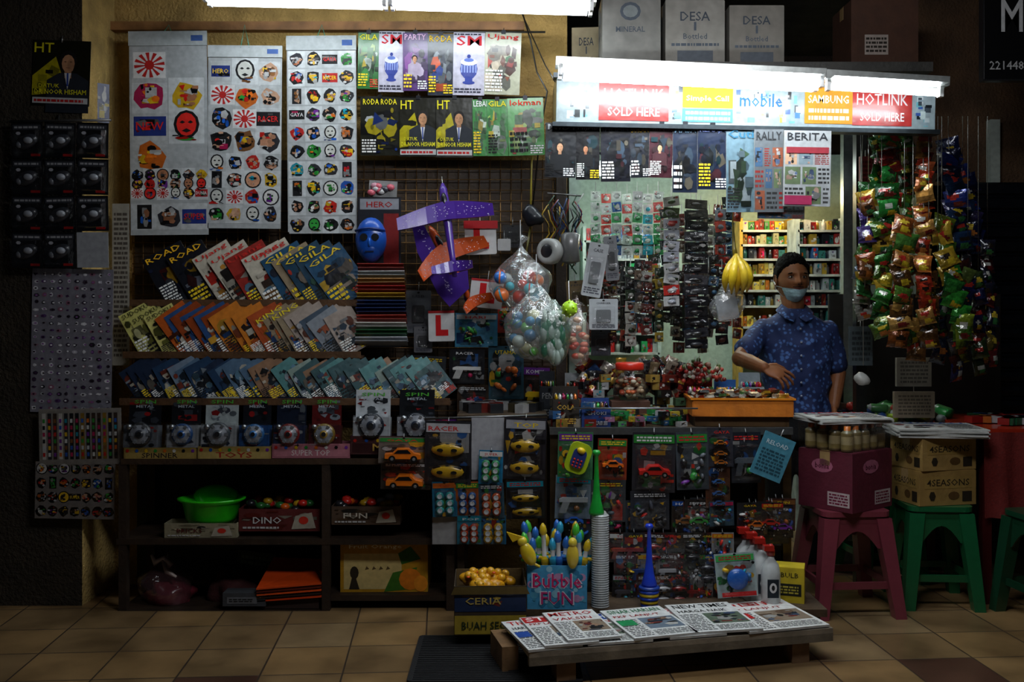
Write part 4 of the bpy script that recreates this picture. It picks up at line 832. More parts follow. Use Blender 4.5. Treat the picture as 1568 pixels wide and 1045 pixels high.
for i in range(120):
    a=rr.random()*6.3; q=rr.uniform(0,.11); B=M@T(q*math.cos(a),.5*q*math.sin(a),rr.uniform(-.03,.07)*(1.2-q*6)); mb.ball(B,.011,.011,.010,rr.choice(['#a82820','#b8a8a0','#c84838','#b89080','#58703a','#7a1c18']),n=7,m=5)
    if i%3==0: mb.tube([B@Vector((0,0,0)),B@Vector((rr.uniform(-.02,.02),-.01,.03))],.0015,'#d8d8d0',n=4)
mb.build('lollipop_pile')
def ppile(u,cols,n,k=1):
    mb=MB(); p=onc(u,4.58)
    for i in range(n): packet(mb,F(p+Vector((rr.uniform(-.1,.1),rr.uniform(-.05,.05),.05+rr.uniform(.08,.21))),roll=rr.uniform(-60,60),tilt=rr.uniform(-30,30),yaw=rr.uniform(-40,40)),.05,.07,.018,rr.choice(cols),rr.choice(['#a8a090','#802020','#202020','#b89030']),rr.choice(['#902820','#383838']),rr)
    mb.build('candy_packet_pile')
ppile(1014,['#6a2418','#2a2a2c','#786850','#988a7a','#501814','#1c1c20'],40); ppile(925,['#6a241c','#98782a','#28406a','#888078','#501814','#202024'],36)
# ================================================================ COUNTER FRONT CARDS
def bl(u0,v0,u1,v1,card,kind,toy=None,hdr=None,d=4.18,roll=None,name='toy_blister_pack'):
    mb=MB(); M,w,h=W(u0,v0,u1,v1,d+rr.uniform(-.006,.006),roll=rr.uniform(-2,2) if roll is None else roll,tilt=rr.uniform(-2,3),yaw=rr.uniform(-5,5))
    blister(mb,M,w,h,card,kind,rr,hdr=hdr,toy=toy); mb.tube([M@Vector((0,h*.46,.003)),M@Vector((0,h*.5+.015,-.01))],.002,'#aaaaaa','metal'); mb.build(name)
bl(580,670,656,710,'#6a6058','car','#d86c10',d=4.3); bl(583,708,660,750,'#3a3430','car','#d86c10',d=4.29)
bl(650,645,722,742,'#26262a','mask','#b89018',hdr='#a8a8ac',d=4.28); bl(662,738,700,792,'#1c6888','discs','#30a0a0',d=4.28); bl(698,738,734,792,'#98481c','discs','#3060a0',d=4.28)
mb=MB(); M,w,h=W(722,640,772,735,4.30); mb.box(M,w,h,.003,'#98989c','paper'); mb.build('backing_card')
bl(733,690,770,742,'#1c6a90','discs','#38a060',d=4.27); bl(733,740,772,794,'#2a4858','discs','#c05020',d=4.27)
bl(772,640,836,735,'#26242a','mask','#b89018',hdr='#8a8a90',d=4.27); bl(775,735,834,795,'#1c1c20','mask','#b08c18',d=4.27)
mb=MB(); M,w,h=W(662,792,702,834,4.30); mb.box(M,w,h,.003,'#989898','paper'); mb.build('backing_card')
bl(700,790,737,834,'#207088','discs','#b84020',d=4.27); bl(735,790,775,834,'#1c5878','discs','#d0a020',d=4.27)
mb=MB(); mb.tube([P(650,642,4.31),P(838,636,4.31)],.006,'#808080','metal'); plank(mb,700,838,636,4.33,.38,col='#4a3a28')
for u in(706,832):
    for dd in(4.35,4.66): mb.box(None,.03,.03,P(0,640,4.31).z-.02,'#3a2c1c','wood',c=(P(u,0,4.35).x,dd,(P(0,640,4.31).z-.02)/2))
for i in range(26): mb.box(Matrix.Translation(Vector((P(rr.uniform(712,830),0,4.45).x,rr.uniform(4.4,4.65),P(0,636,4.33).z+.02)))@Rz(rr.uniform(0,90)),.06,.04,.04,rr.choice(['#2a2c30','#a8a8a8','#702018','#383020']),'glossy_print')
mb.build('display_stand')
bl(854,662,908,735,'#3a6a48','misc','#58a038'); bl(850,728,905,795,'#6a7884','gun','#a8acb0'); bl(915,672,960,735,'#803018','car','#e06818'); bl(905,735,958,800,'#383c40','misc','#708088')
bl(968,662,1034,755,'#2a2a30','car','#b82018'); bl(965,752,1025,812,'#282c34','misc','#585c68'); bl(1035,662,1085,750,'#3c4248','misc','#6a7078'); bl(1083,655,1122,715,'#303038','cars','#c87020'); bl(1080,712,1118,778,'#503020','cars','#3868a8')
bl(1120,662,1165,740,'#20242c','gun','#505860'); bl(1086,768,1124,806,'#284a58','misc','#4a8a98')
bl(1128,770,1168,810,'#1c2024','misc','#404850'); bl(1165,770,1200,810,'#1c2024','misc','#404850')
mb=MB(); M,w,h=W(1158,666,1208,734,4.13,roll=-22); mb.box(M,w,h,.004,'#4a8aa0','glossy_print'); mb.text(M,'RELOAD',0,h*.3,h*.1,'#d0e0e8',w=w*.7,z=.003); lines(mb,M,-w*.4,-h*.4,w*.4,h*.15,7,.003,'#204858',rr); mb.tube([M@Vector((0,h/2,0)),M@Vector((0,h/2+.03,.0))],.002,'#c8c8c8'); mb.build('price_card')
for i in range(16):
    u=850+rr.uniform(0,330); v=rr.uniform(760,800); bl(u,v,u+40,v+50,rr.choice(['#1c1c20','#2a2420','#303840','#40201c']),rr.choice(['misc','gun','car']),d=4.195)
mb=MB(); M,w,h=W(862,676,908,726,4.1,roll=-20); mb.rbox(M,w*.75,h*.95,.02,.03,'#a8c020','plastic',c=(0,0,.01)); mb.rbox(M,w*.45,h*.6,.015,.02,'#283878','plastic',c=(0,0,.025)); mb.ball(M@T(0,h*.25,.03),w*.15,h*.1,.015,'#e8c020')
for i in range(3):
    for j in range(3): mb.ball(M@T((i-1)*w*.12,-h*.25+j*h*.1,.034),.005,.005,.004,'#d83020',n=6,m=4)
mb.build('toy_phone')
for i in range(24):
    u=935+(i%8)*22+rr.uniform(-6,6); v=816+(i//8)*32; bl(u,v,u+34,v+46,rr.choice(['#16161a','#3a1414','#20242c','#601818','#26221e','#888888']),rr.choice(['misc','mask','gun']),rr.choice(['#801818','#404048','#1c1c20','#a8a8ac','#903020','#2a4a8a']),d=4.16-.01*(i//8)-.002*(i%2))
# ================================================================ FRONT FLOOR ITEMS
mb=MB(); zp=.12
mb.box(None,1.25,.25,.03,'#4a3a2a','wood',c=(.63,4.085,zp-.015))
for x in(.06,1.2):
    for y in(4.0,4.18): mb.box(None,.06,.06,zp-.03,'#4a3a2a','wood',c=(x,y,(zp-.03)/2))
mb.build('low_wooden_platform')
zb=.13
A=Vector((.06,3.43,zb)); Bv=Vector((1.195,3.70,zb)); ax=(Bv-A).normalized(); L=(Bv-A).length; ang=math.degrees(math.atan2(ax.y,ax.x)); MBn=Matrix.Translation(A)@Rz(ang)
DEP=.36
mb=MB()
for i in range(4): mb.box(MBn,L,DEP/4-.005,.02,['#8a8070','#7a7264','#857a68','#6e6656'][i],'wood',c=(L/2,DEP/8+i*DEP/4,-.012))
mb.box(MBn,L,.02,.03,'#6a6254','wood',c=(L/2,.012,-.035))
for x in(.14,L-.12):
    for y in(.06,DEP-.06): mb.box(MBn,.07,.07,zb-.05,'#6a5038','wood',c=(x,y,-.05-(zb-.05)/2))
mb.box(MBn,.06,.2,.1,'#7a5c3c','wood',c=(-.03,.26,-zb+.05))
mb.build('newspaper_bench')
def news(x,y,w,h,t,tc,bg,yaw,z,title_bg=None,extra=None):
    mb=MB(); M=MBn@T(x,y,z)@Rz(yaw); mb.box(M,w,h,.008,'#b8b8b4','paper'); B=M@T(0,0,.0045); mb.quad(B,-w/2,-h/2,w/2,h/2,0,bg)
    if title_bg: mb.quad(B,-w*.48,h*.28,w*.48,h*.48,.0004,title_bg)
    mb.text(B,t,0,h*.39,h*.13,tc,w=w*.85,z=.001)
    mb.text(B,rr.choice(['KES BAHARU','PKP LANJUT','HARGA NAIK','VAKSIN']),-w*.05,h*.21,h*.09,rr.choice(['#141414','#141414','#a01818']),w=w*.75,z=.001)
    mb.quad(B,-w*.1,-h*.25,w*.46,h*.12,.0006,rr.choice(['#6a7a8a','#5a6a58','#8a7a68'])); blobs(mb,B,-w*.1,-h*.25,w*.46,h*.12,16,.0007,['#28303c','#a08068','#506888','#c0c0bc','#803028','#202020'],rr,.08,.25,mat='paper')
    lines(mb,B,-w*.46,-h*.46,-w*.14,h*.12,11,.001,'#404040',rr,.4); lines(mb,B,-w*.1,-h*.46,w*.46,-h*.29,5,.001,'#404040',rr,.4)
    if extra: mb.quad(B,-w*.46,-h*.1,-w*.2,h*.08,.0014,extra)
    mb.build('newspaper')
BGN='#dcdedc'
news(.085,.17,.2,.33,'The Sun','#c02020',BGN,4,.004,extra='#20489a'); news(.15,.17,.2,.33,'STAR','#ffffff',BGN,2,.013,'#b01c1c'); news(.24,.18,.2,.33,'METRO','#b01c1c',BGN,1,.022)
news(.34,.17,.24,.33,'Berita Harian','#ffffff',BGN,-2,.006,'#20489a'); news(.50,.175,.25,.34,'SINAR HARIAN','#1a6a40',BGN,3,.015,extra='#1a8a50'); news(.63,.17,.22,.33,'KOSMO','#ffffff',BGN,0,.006,'#b01c1c'); news(.76,.175,.26,.34,'NEW TIMES','#101010',BGN,-3,.015); news(.985,.175,.33,.345,'中国报','#b81c1c','#e4e4e0',2,.006,extra='#b81c1c')
mb=MB(); M=F(Vector((P(750,0,3.95).x,3.98,.055)),yaw=2); wq=S(108,3.9); hq=S(74,3.9)
openbox(mb,M,wq,hq,.26,'#3c2e1c','#6a5430'); B=M@T(0,hq/2,.1335); mb.quad(B,-wq*.5,-hq*.02,wq*.5,hq*.48,0,'#203050'); blobs(mb,B,-wq*.48,0,wq*.48,hq*.46,10,.0002,['#203050','#a89030','#183868','#701c18'],rr); mb.text(B,'CERIA',-wq*.1,hq*.2,hq*.14,'#b8a050',w=wq*.5,z=.003); mb.quad(B,-wq*.5,-hq*.48,wq*.5,-hq*.1,0,'#a89030'); mb.text(B,'BUAH SEGAR',0,-hq*.3,hq*.16,'#283820',w=wq*.8,z=.003)
mb.poly(M@T(0,hq,.13),[(wq*.5,0),(-wq*.5,0),(-wq*.55,-.03),(wq*.55,-.03)],.012,'#605028')
mb.box(M,wq*.9,.05,.22,'#302418','card',c=(0,.03,0))
for k in(-.4,.4): mb.box(M,.03,.056,.1,'#5a4028','wood',c=(k*wq,-.028,0))
mb.build('cardboard_carton')
mb=MB()
for i in range(24):
    p=Vector((P(750,0,3.95).x+rr.uniform(-.1,.1),3.98+rr.uniform(-.08,.08),.055+hq-.035+rr.uniform(-.01,.03))); q=Matrix.Translation(p)@Rz(rr.uniform(0,360)); mb.ball(q,.034,.026,.022,'#d89818'); mb.ball(q@T(.024,0,.026),.018,.017,.017,'#e0a420'); mb.ball(q@T(.043,0,.024),.009,.008,.004,'#d85010',n=8,m=5); mb.ball(q@T(.034,.01,.034),.003,.003,.003,'#101010',n=6,m=4)
mb.build('rubber_duck_pile')
mb=MB(); px=P(855,0,3.9).x; wb=S(92,3.9); hb=S(68,3.9); M=F(Vector((px,4.035,zp)),yaw=-2)
openbox(mb,M,wb,hb,.14,'#4a90b8','#7ab0c8'); B=M@T(0,hb/2,.0735); mb.quad(B,-wb/2,-hb/2,wb/2,hb/2,0,'#4a9cc8')
for i in range(60): q=rr.uniform(.005,.016); x=rr.uniform(-wb/2+q,wb/2-q); y=rr.uniform(-hb/2+q,hb/2-q); mb.ell(B,x,y,q,q,.0004+.00002*i,rr.choice(['#5aa8c8','#90c8dc','#4898b8','#c090b8','#3078a0']))
mb.text(B,'Bubble',0,hb*.16,hb*.36,'#e8e8f4',w=wb*.86,z=.0024); mb.text(B,'Bubble',0,hb*.16,hb*.32,'#d02868',w=wb*.82,z=.0032); mb.text(B,'FUN',0,-hb*.24,hb*.32,'#e8e8f4',w=wb*.58,z=.0024); mb.text(B,'FUN',0,-hb*.24,hb*.28,'#c83878',w=wb*.54,z=.0032)
mb.build('bubble_toy_box')
mb=MB()
for i in range(24):
    x=px-wb*.42+wb*.84*(i%8)/7; y=3.995+.035*(i//8); lean=rr.uniform(-10,10)+(x-px)*60; c=['#2c6ac0','#48b838','#d0b020','#2fa0c8'][i%4]
    M=Matrix.Translation((x,y,zp+.01))@Ry(lean); mb.lathe(M,[(.013,0),(.013,.16),(.016,.165),(.016,.185),(.009,.195),(.009,.22+.03*(i%3)),(.016,.232+.03*(i%3)),(.012,.255+.03*(i%3)),(.003,.268+.03*(i%3))],[c,c,mul(c,.6),c,'#c8c8c8',c,c,c],'plastic',n=10)
    for q in(-1,1): mb.ball(M@T(q*.02,0,.19),.014,.006,.008,c,n=8,m=5)
M=Matrix.Translation((px-wb*.5,3.95,zp+hb+.05))@Ry(-25); mb.ball(M,.028,.02,.05,'#d8bc28'); mb.ball(M@T(0,0,.055),.02,.016,.02,'#e0c838'); mb.prism(M@T(-.01,0,.07)@Rx(90),[(-.025,0),(.02,0),(-.03,.045)],-.008,.008,'#d8b020'); mb.tube([M@Vector((0,0,-.04)),M@Vector((.05,.05,-.12))],.006,'#d8bc28')
M=Matrix.Translation((px+wb*.25,3.95,zp+hb-.01)); mb.ball(M@T(0,0,.05),.025,.02,.05,'#d4b83a'); mb.ball(M@T(0,0,.105),.018,.018,.02,'#e0c840')
mb.build('bubble_wand_bundle')
mb=MB(); p=Vector((P(919,0,4.0).x,4.0,zp)); pr=[]; hc=S(142,4.0)
for i in range(40): z=hc*i/40; pr+=[(.033,z),(.036,z+hc*.012)]
pr.append((.03,hc)); mb.lathe(Matrix.Translation(p),pr,'#b0b4b4','plastic',n=20,sm=False); mb.build('plastic_cup_stack')
def horn(name,p,h,col,rings=None):
    mb=MB(); M=Matrix.Translation(p)
    pr=[(.03,0),(.031,.01),(.02,.05),(.013,.1),(.009,h*.7),(.008,h*.9),(.014,h*.93),(.018,h*.96),(.012,h)]
    mb.lathe(M,pr,col,'plastic',n=18)
    if rings:
        for i,(c,r) in enumerate(rings): mb.lathe(M@T(0,0,-.014*(len(rings)-i)),[(r,0),(r+.003,.007),(r,.0135)],c,'plastic',n=20)
    mb.build(name)
horn('toy_horn',p+Vector((-.015,0,hc)),S(98,4.0),'#1fa038')
rg=[('#2048c0',.032),('#d0b020',.034),('#2048c0',.036),('#c8a818',.037),('#2048c0',.038),('#183a90',.04)]
horn('toy_horn',Vector((P(994,0,4.0).x,4.0,zp+.014*6)),S(95,4.0),'#2040c8',rg)
mb=MB(); M,w,h=W(1096,848,1158,914,4.0,roll=4,tilt=-8); blister(mb,M,w,h,'#98a8a8','misc',rr,toy='#2878c0',hdr='#3aa050'); mb.quad(M,-w*.42,-h*.46,w*.42,-h*.36,.03,'#b82020'); mb.lathe(M@T(0,-h*.08,.01),[(w*.25,0),(w*.25,.02),(w*.1,.024)],'#2060b8','plastic',n=20); mb.build('activity_toy_pack')
def bottle(u,d,h,cap='#a82018'):
    mb=MB(); p=Vector((P(u,0,d).x,d,zp)); M=Matrix.Translation(p); k=h/.22
    mb.lathe(M,[(.03*k,0),(.034*k,.006),(.034*k,.12*k),(.028*k,.15*k),(.013*k,.17*k),(.012*k,.185*k)],'#c4c8c8','plastic',n=18); mb.lathe(M@T(0,0,.182*k),[(.015*k,0),(.015*k,.02*k),(.008*k,.026*k),(.006*k,.04*k)],cap,'plastic',n=12)
    mb.box(M,.035*k,.03*k,.018*k,cap,'plastic',c=(-.01*k,-.008,.21*k)); B=M@T(0,-.0355*k,.07*k)@BASE; mb.quad(B,-.02*k,-.03*k,.02*k,.035*k,0,'#202830'); mb.ell(B,0,.005*k,.013*k,.018*k,.0006,'#d8d8d8'); mb.ell(B,0,.005*k,.006*k,.01*k,.0012,'#202020',n=8)
    mb.build('spray_bottle')
bottle(1180,4.0,.25); bottle(1166,4.05,.27); bottle(1154,4.10,.28); bottle(1142,4.15,.29)
def yb(mb,B,w,h): mb.quad(B,-w*.4,-h*.3,w*.4,h*.05,.0,'#202018'); mb.text(B,'BULB',0,h*.3,h*.14,'#303010',w=w*.6,z=.001); lines(mb,B,-w*.35,-h*.25,w*.3,0,3,.0005,'#c0b040',rr)
carton('yellow_box',Vector((P(1212,0,4.08).x,4.1,zp)),.115,.1,.14,-18,'#c8b020',front=yb,tape=False)
# ================================================================ RIGHT: stools & cartons
def stool(name,cx,cy,h,top,bot,col,yaw=0):
    mb=MB(); M=Matrix.Translation((cx,cy,0))@Rz(yaw)
    mb.rbox(M,top,top,.022,.04,col,'plastic',c=(0,0,h-.011)); mb.rbox(M,top-.02,top-.02,.035,.035,mul(col,.8),'plastic',c=(0,0,h-.035)); mb.ell(M,0,0,.03,.03,h+.0005,mul(col,.25))
    for sx in(-1,1):
        for sy in(-1,1):
            a=(sx*(top/2-.035),sy*(top/2-.035)); b=(sx*(bot/2-.02),sy*(bot/2-.02)); q=.033; w=.024; vs=[]
            for (cx_,cy_),z,k in((a,h-.03,q),(b,0,w)): vs+=[(cx_-k,cy_-k,z),(cx_+k,cy_-k,z),(cx_+k,cy_+k,z),(cx_-k,cy_+k,z)]
            mb.add(vs,[(0,1,2,3),(7,6,5,4),(0,4,5,1),(1,5,6,2),(2,6,7,3),(3,7,4,0)],col,'plastic',M)
    for k in range(4):
        B=M@Rz(90*k); t=top/2-.03
        pts=[(-t,h-.05),(-t,h-.16)]+[(-t*.75+t*1.5*i/8,h-.16+.075*math.sin(math.pi*i/8)) for i in range(9)]+[(t,h-.16),(t,h-.05)]
        mb.prism(B@T(0,-t-.015,0)@Rx(90),[(x,y) for x,y in pts],-.004,.004,mul(col,.9),'plastic')
        zr_=h*.3; tt=top/2+(bot-top)/2*.7-.03; mb.box(B,2*tt,.012,.03,mul(col,.85),'plastic',c=(0,-tt,zr_))
    return mb.build(name)
stool('plastic_stool',P(1293,0,4.4).x,4.4,.45,.30,.38,'#7a3440',yaw=4)
stool('plastic_stool',P(1426,0,4.5).x,4.5,.45,.28,.34,'#125a34',yaw=-4)
stool('plastic_stool',P(1350,0,4.85).x,4.9,.45,.28,.34,'#145a34',yaw=8)
stool('plastic_stool',P(1582,0,4.4).x,4.22,.45,.30,.36,'#123e28',yaw=8)
def mar(mb,B,w,h):
    mb.ell(B,-w*.05,h*.25,w*.2,h*.12,.0006,'#a86078'); mb.text(B,'bonia',-w*.05,h*.25,h*.1,'#4a0c22',w=w*.26,z=.0012); mb.quad(B,w*.05,-h*.42,w*.45,-h*.18,.0006,'#b8a8a8'); lines(mb,B,w*.08,-h*.4,w*.42,-h*.2,4,.001,'#6a1030',rr)
carton('drink_carton',Vector((P(1294,0,4.4).x,4.4,.452)),.30,.27,.25,38,'#5a1428',front=mar,left=mar)
mb=MB(); p=Vector((P(1294,0,4.4).x,4.4,.708)); M=Matrix.Translation(p)@Rz(38)
for i in range(5):
    for j in range(4):
        B=M@T(-.12+.06*i,-.09+.06*j,0); mb.lathe(B,[(.026,0),(.027,.01),(.027,.03),(.027,.065),(.027,.08),(.014,.09),(.014,.108)],['#6a5838','#8a7848','#a89870','#6a5a34','#8a8468','#c86a20'],'plastic',n=12)
mb.box(M,.32,.26,.112,'#e8e8e8','clear',c=(0,0,.058)); mb.build('bottle_multipack')
def newsflat(p,w,h,yaw,t,tc,n=1):
    mb=MB()
    for k in range(n):
        M=Matrix.Translation(p)@T(0,0,.008*k)@Rz(yaw+rr.uniform(-5,5)); mb.box(M,w,h,.007,'#b4b4b0','paper'); B=M@T(0,0,.004)
    mb.text(B,t,0,h*.36,h*.15,tc,w=w*.8,z=.0028); blobs(mb,B,-w*.45,-h*.35,w*.1,h*.2,16,.0006,['#8a4040','#a8a8a0','#304868','#202020','#b08060'],rr,mat='paper'); lines(mb,B,w*.13,-h*.4,w*.45,h*.2,9,.0008,'#383838',rr,.4); mb.quad(B,-w*.45,h*.22,w*.45,h*.27,.0026,'#284a80'); mb.build('newspaper_stack')
newsflat(Vector((P(1290,0,4.4).x,4.4,.828)),.34,.26,8,'HARIAN','#b01818',3)
def four(mb,B,w,h): mb.quad(B,-w*.42,h*.0,w*.42,h*.35,.0004,'#9a7c42'); mb.text(B,'4SEASONS',0,h*.17,h*.2,'#2c2418',w=w*.75,z=.001); mb.ell(B,-w*.28,-h*.22,w*.06,h*.15,.001,'#2c2418',n=6); mb.ell(B,w*.1,-h*.22,w*.1,h*.12,.001,'#5a4020'); mb.quad(B,w*.25,-h*.4,w*.42,-h*.1,.001,'#2c2418')
carton('tan_carton',Vector((P(1428,0,4.5).x,4.5,.452)),.28,.22,.15,12,'#98783e',front=four,left=four); carton('tan_carton',Vector((P(1428,0,4.5).x,4.5,.607)),.28,.22,.14,16,'#a08046',front=four,left=four)
newsflat(Vector((P(1428,0,4.5).x,4.48,.757)),.38,.28,-8,'UTUSAN','#1c3a78',5)
mb=MB(); x0=P(1484,0,4.55).x; zt=P(0,655,4.6).z
mb.box(None,.62,.66,.03,'#a02810','plastic',c=(x0+.31,4.75,zt))
vs=[];fs=[]; n=20
for i in range(n+1):
    x=x0+.62*i/n; vs+=[(x,4.41,zt),(x+.01*math.sin(i),4.40+.02*math.sin(i*1.7),zt-.38)]
for i in range(n): fs.append((2*i,2*i+1,2*i+3,2*i+2))
mb.add(vs,fs,'#6a1610','cloth',None,True)
for x in(x0+.03,x0+.58):
    for y in(4.46,5.05): mb.box(None,.04,.04,zt,'#401010','plastic',c=(x,y,zt/2))
mb.build('red_side_table')
mb=MB(); xa=P(1300,0,4.8).x; xb=P(1462,0,4.8).x; zt2=P(0,660,4.8).z
mb.box(None,xb-xa,.36,.02,'#4a4a48','wood',c=((xa+xb)/2,4.98,zt2))
for x in(xa+.03,xb-.03): mb.box(None,.03,.03,zt2,'#2a2a2a','metal',c=(x,5.12,zt2/2)); mb.tube([(x,4.84,zt2),(x,5.12,zt2-.3)],.01,'#2a2a2a','metal')
mb.build('side_shelf')
mb=MB()
for i in range(46):
    u=rr.uniform(1310,1462); B=Matrix.Translation(Vector((P(u,0,4.8).x,4.88+rr.uniform(-.05,.2),zt2+.035+rr.uniform(0,.07))))@Rz(rr.uniform(0,180))@Ry(rr.uniform(70,100)); c=rr.choice(['#2a8a40','#a8a820','#a8acb0','#a02820','#2858a8','#488048','#b0b0b0','#382820'])
    mb.lathe(B,[(.02,-.05),(.022,-.04),(.022,.03),(.01,.045),(.01,.06)],[c,c,'#b8b8b8',c],'plastic',n=10)
mb.build('toiletry_bottle_pile')
mb=MB(); p=Vector((P(1358,0,4.85).x,4.86,zt2+.012)); mb.lathe(Matrix.Translation(p),[(.035,0),(.055,.03),(.06,.06),(.057,.06),(.05,.03),(0,.02)],'#a8c828','plastic',n=20); mb.build('green_bowl')
mb=MB()
for i in range(22): u=rr.uniform(1500,1600); B=Matrix.Translation(Vector((P(u,0,4.6).x,4.65+rr.uniform(-.1,.1),zt+.035)))@Rz(rr.uniform(0,180)); mb.box(B,.09,.05,.03,rr.choice(['#28508a','#8a1c18','#a8a8a8','#a85818','#205838']),'glossy_print')
mb.build('snack_pack_pile')
# ================================================================ SNACK STRINGS
def sstring(u0,v0,u1,v1,d,n,w,h,cols,seed):
    q=random.Random(seed); mb=MB(); mb.tube([P(u0,v0-10,d),P(u1,v1,d)],.002,'#808078')
    for i in range(n):
        t=i/(n-1); u=u0+(u1-u0)*t+q.uniform(-4,4); v=v0+(v1-v0)*t; c=q.choice(cols); c=mul(c,q.uniform(.5,1.0))
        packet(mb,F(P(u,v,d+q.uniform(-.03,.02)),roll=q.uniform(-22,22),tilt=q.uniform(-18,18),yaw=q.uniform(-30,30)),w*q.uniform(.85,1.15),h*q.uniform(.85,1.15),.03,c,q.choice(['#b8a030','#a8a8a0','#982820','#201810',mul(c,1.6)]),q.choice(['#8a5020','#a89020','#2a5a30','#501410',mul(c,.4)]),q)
    mb.tube([P(u0,v0-10,d),P(u0,178,4.13)],.0012,'#606058'); mb.build('snack_packet_string')
GN=['#1c6a24','#247a30','#14501c','#1a6828','#8a2018','#0e3a18','#2a8030']; RDs=['#a03018','#a86028','#8a4020','#b08040','#b83820']; BN=['#7a4018','#8a5c28','#5a3a18','#50782a','#8a2818','#a88040','#3a6428']; BU=['#18245a','#1c2a68','#0c1438','#1a3050','#2a2448']; GY=['#2a7a28','#40601c','#8a8220','#205a20','#a88a28','#1a4a20','#6a7a20']
sstring(1362,188,1360,345,4.30,13,.10,.07,GN,1); sstring(1413,190,1416,485,4.26,23,.072,.065,RDs,2); sstring(1330,292,1324,440,4.34,12,.08,.075,['#4a3a78','#a88828','#984a20','#4a7230','#2a6430','#6a4020'],3)
sstring(1385,345,1376,520,4.22,14,.095,.075,BN,4); sstring(1452,228,1468,370,4.42,12,.10,.085,BU,5); sstring(1442,345,1474,520,4.34,15,.09,.085,GY,6)
sstring(1350,350,1352,505,4.32,13,.082,.075,GY,7); sstring(1482,400,1466,570,4.42,14,.075,.08,['#1c204a','#4a5a28','#301410','#26262c','#6a7020'],8); sstring(1422,430,1418,520,4.32,8,.085,.08,BN,9); sstring(1512,380,1520,550,4.5,14,.06,.085,['#501014','#300c0c','#6a5a24','#1c1c2a'],10); sstring(1318,420,1326,480,4.45,6,.07,.065,['#a8a8a0','#687888'],11)
sstring(1398,500,1402,540,4.32,4,.09,.08,BN,12); sstring(1474,270,1494,375,4.52,9,.095,.09,BU,13); sstring(1498,430,1500,560,4.48,11,.065,.08,['#101c10','#2a3a1c','#1c204a','#381410'],14); sstring(1342,205,1344,292,4.4,7,.05,.065,GN,15); sstring(1388,200,1388,340,4.45,10,.06,.07,GY,16); sstring(1436,430,1440,545,4.46,9,.07,.08,['#282828','#483018','#181c30'],17)
for (u0,v0,u1,v1,c) in ((1300,500,1335,560,'#3a4448'),(1372,548,1425,592,'#8a8478'),(1368,600,1430,640,'#9a8a74'),(1316,240,1334,290,'#6a1c20')):
    mb=MB(); M,w,h=W(u0,v0,u1,v1,4.66); mb.box(M,w,h,.02,c,'card'); lines(mb,M,-w*.4,-h*.4,w*.4,h*.4,6,.011,mul(c,.4),rr); mb.tube([M@Vector((0,h/2,0)),M@Vector((0,h/2+.03,0))],.002,'#aaaaaa'); mb.build('hanging_price_card')
mb=MB(); mb.tube([P(1322,560,4.5),P(1320,240,4.5),P(1322,180,4.3)],.002,'#808078'); lump(mb,P(1320,580,4.5),.035,.03,.03,'#a8a8a4','plastic',.3,30,n=12,m=8); mb.build('hanging_string')
mb=MB(); mb.rbox(None,.9,.02,1.4,.008,'#1c1812','wood',c=(P(1400,0,5.19).x,5.19,.7)); mb.build('back_panel')
# ================================================================ TOP CARTONS
def desa(mb,B,w,h): mb.text(B,'DESA',0,h*.28,h*.13,'#38404a',w=w*.5,z=.001); mb.text(B,'Bottled',0,-h*.0,h*.08,'#4a525c',w=w*.4,z=.001); mb.quad(B,-w*.3,-h*.35,w*.3,-h*.2,.0006,'#5a6068'); mb.quad(B,-w*.02,h*.08,w*.02,h*.2,.001,'#4a525c'); lines(mb,B,-w*.4,-h*.15,w*.4,-h*.08,1,.001,'#4a525c',rr)
def glob(mb,B,w,h): mb.ell(B,-w*.02,h*.28,w*.18,h*.12,.0006,'#48505a'); mb.ell(B,-w*.02,h*.28,w*.13,h*.08,.001,'#7a8080'); mb.text(B,'MINERAL',-w*.02,h*.05,h*.07,'#48505a',w=w*.5,z=.001)
for (u0,u1,v0,fn,c) in ((922,1014,-10,glob,'#7c7a74'),(1018,1112,0,desa,'#88847c'),(1116,1203,8,desa,'#7a756c')):
    d=4.42; p=P((u0+u1)/2,0,d); p.z=zr+.001; p.y=d+.13; carton('bottled_water_carton',p,S(u1-u0-3,d),.24,P(0,v0,d).z-zr,rr.uniform(-1,1),c,front=fn,left=glob)
p=P(903,0,4.7);p.z=zr+.001;p.y=4.88; carton('cardboard_box',p,.14,.18,.3,-6,'#a89878',front=desa)
def lbl(mb,B,w,h): mb.quad(B,-w*.3,-h*.1,w*.05,h*.12,.0006,'#a89a90'); lines(mb,B,-w*.28,-h*.08,w*.03,h*.1,4,.001,'#302820',rr)
p=P(1362,0,4.75); p.z=zr+.001; p.y=4.95; carton('brown_carton',p,S(104,4.75),.28,.44,0,'#4a2c1c',front=lbl)
mb=MB(); M,w,h=W(1502,-40,1620,125,4.5); mb.box(M,w,h,.04,'#1c1c1e','plastic'); mb.box(M,w*.97,h*.97,.044,'#0a0a0c','plastic'); mb.text(M,'M',-w*.13,h*.1,h*.3,'#b8b8b8',w=w*.28,z=.024); mb.text(M,'221448-M',-w*.12,-h*.36,h*.08,'#a8a8a8',w=w*.6,z=.024); mb.tube([M@Vector((0,h/2,0)),Vector(((M@Vector((0,h/2,0))).x,4.5,2.999))],.006,'#303030','metal'); mb.build('hanging_signboard')
mb=MB(); mb.tube([P(800,20,4.7),P(812,60,4.68),P(822,110,4.7),P(838,140,4.6),P(828,200,4.68),P(815,320,4.7)],.004,'#181818'); mb.tube([P(798,18,4.72),P(835,100,4.7),P(850,125,4.3)],.003,'#303030'); mb.build('electric_cable')
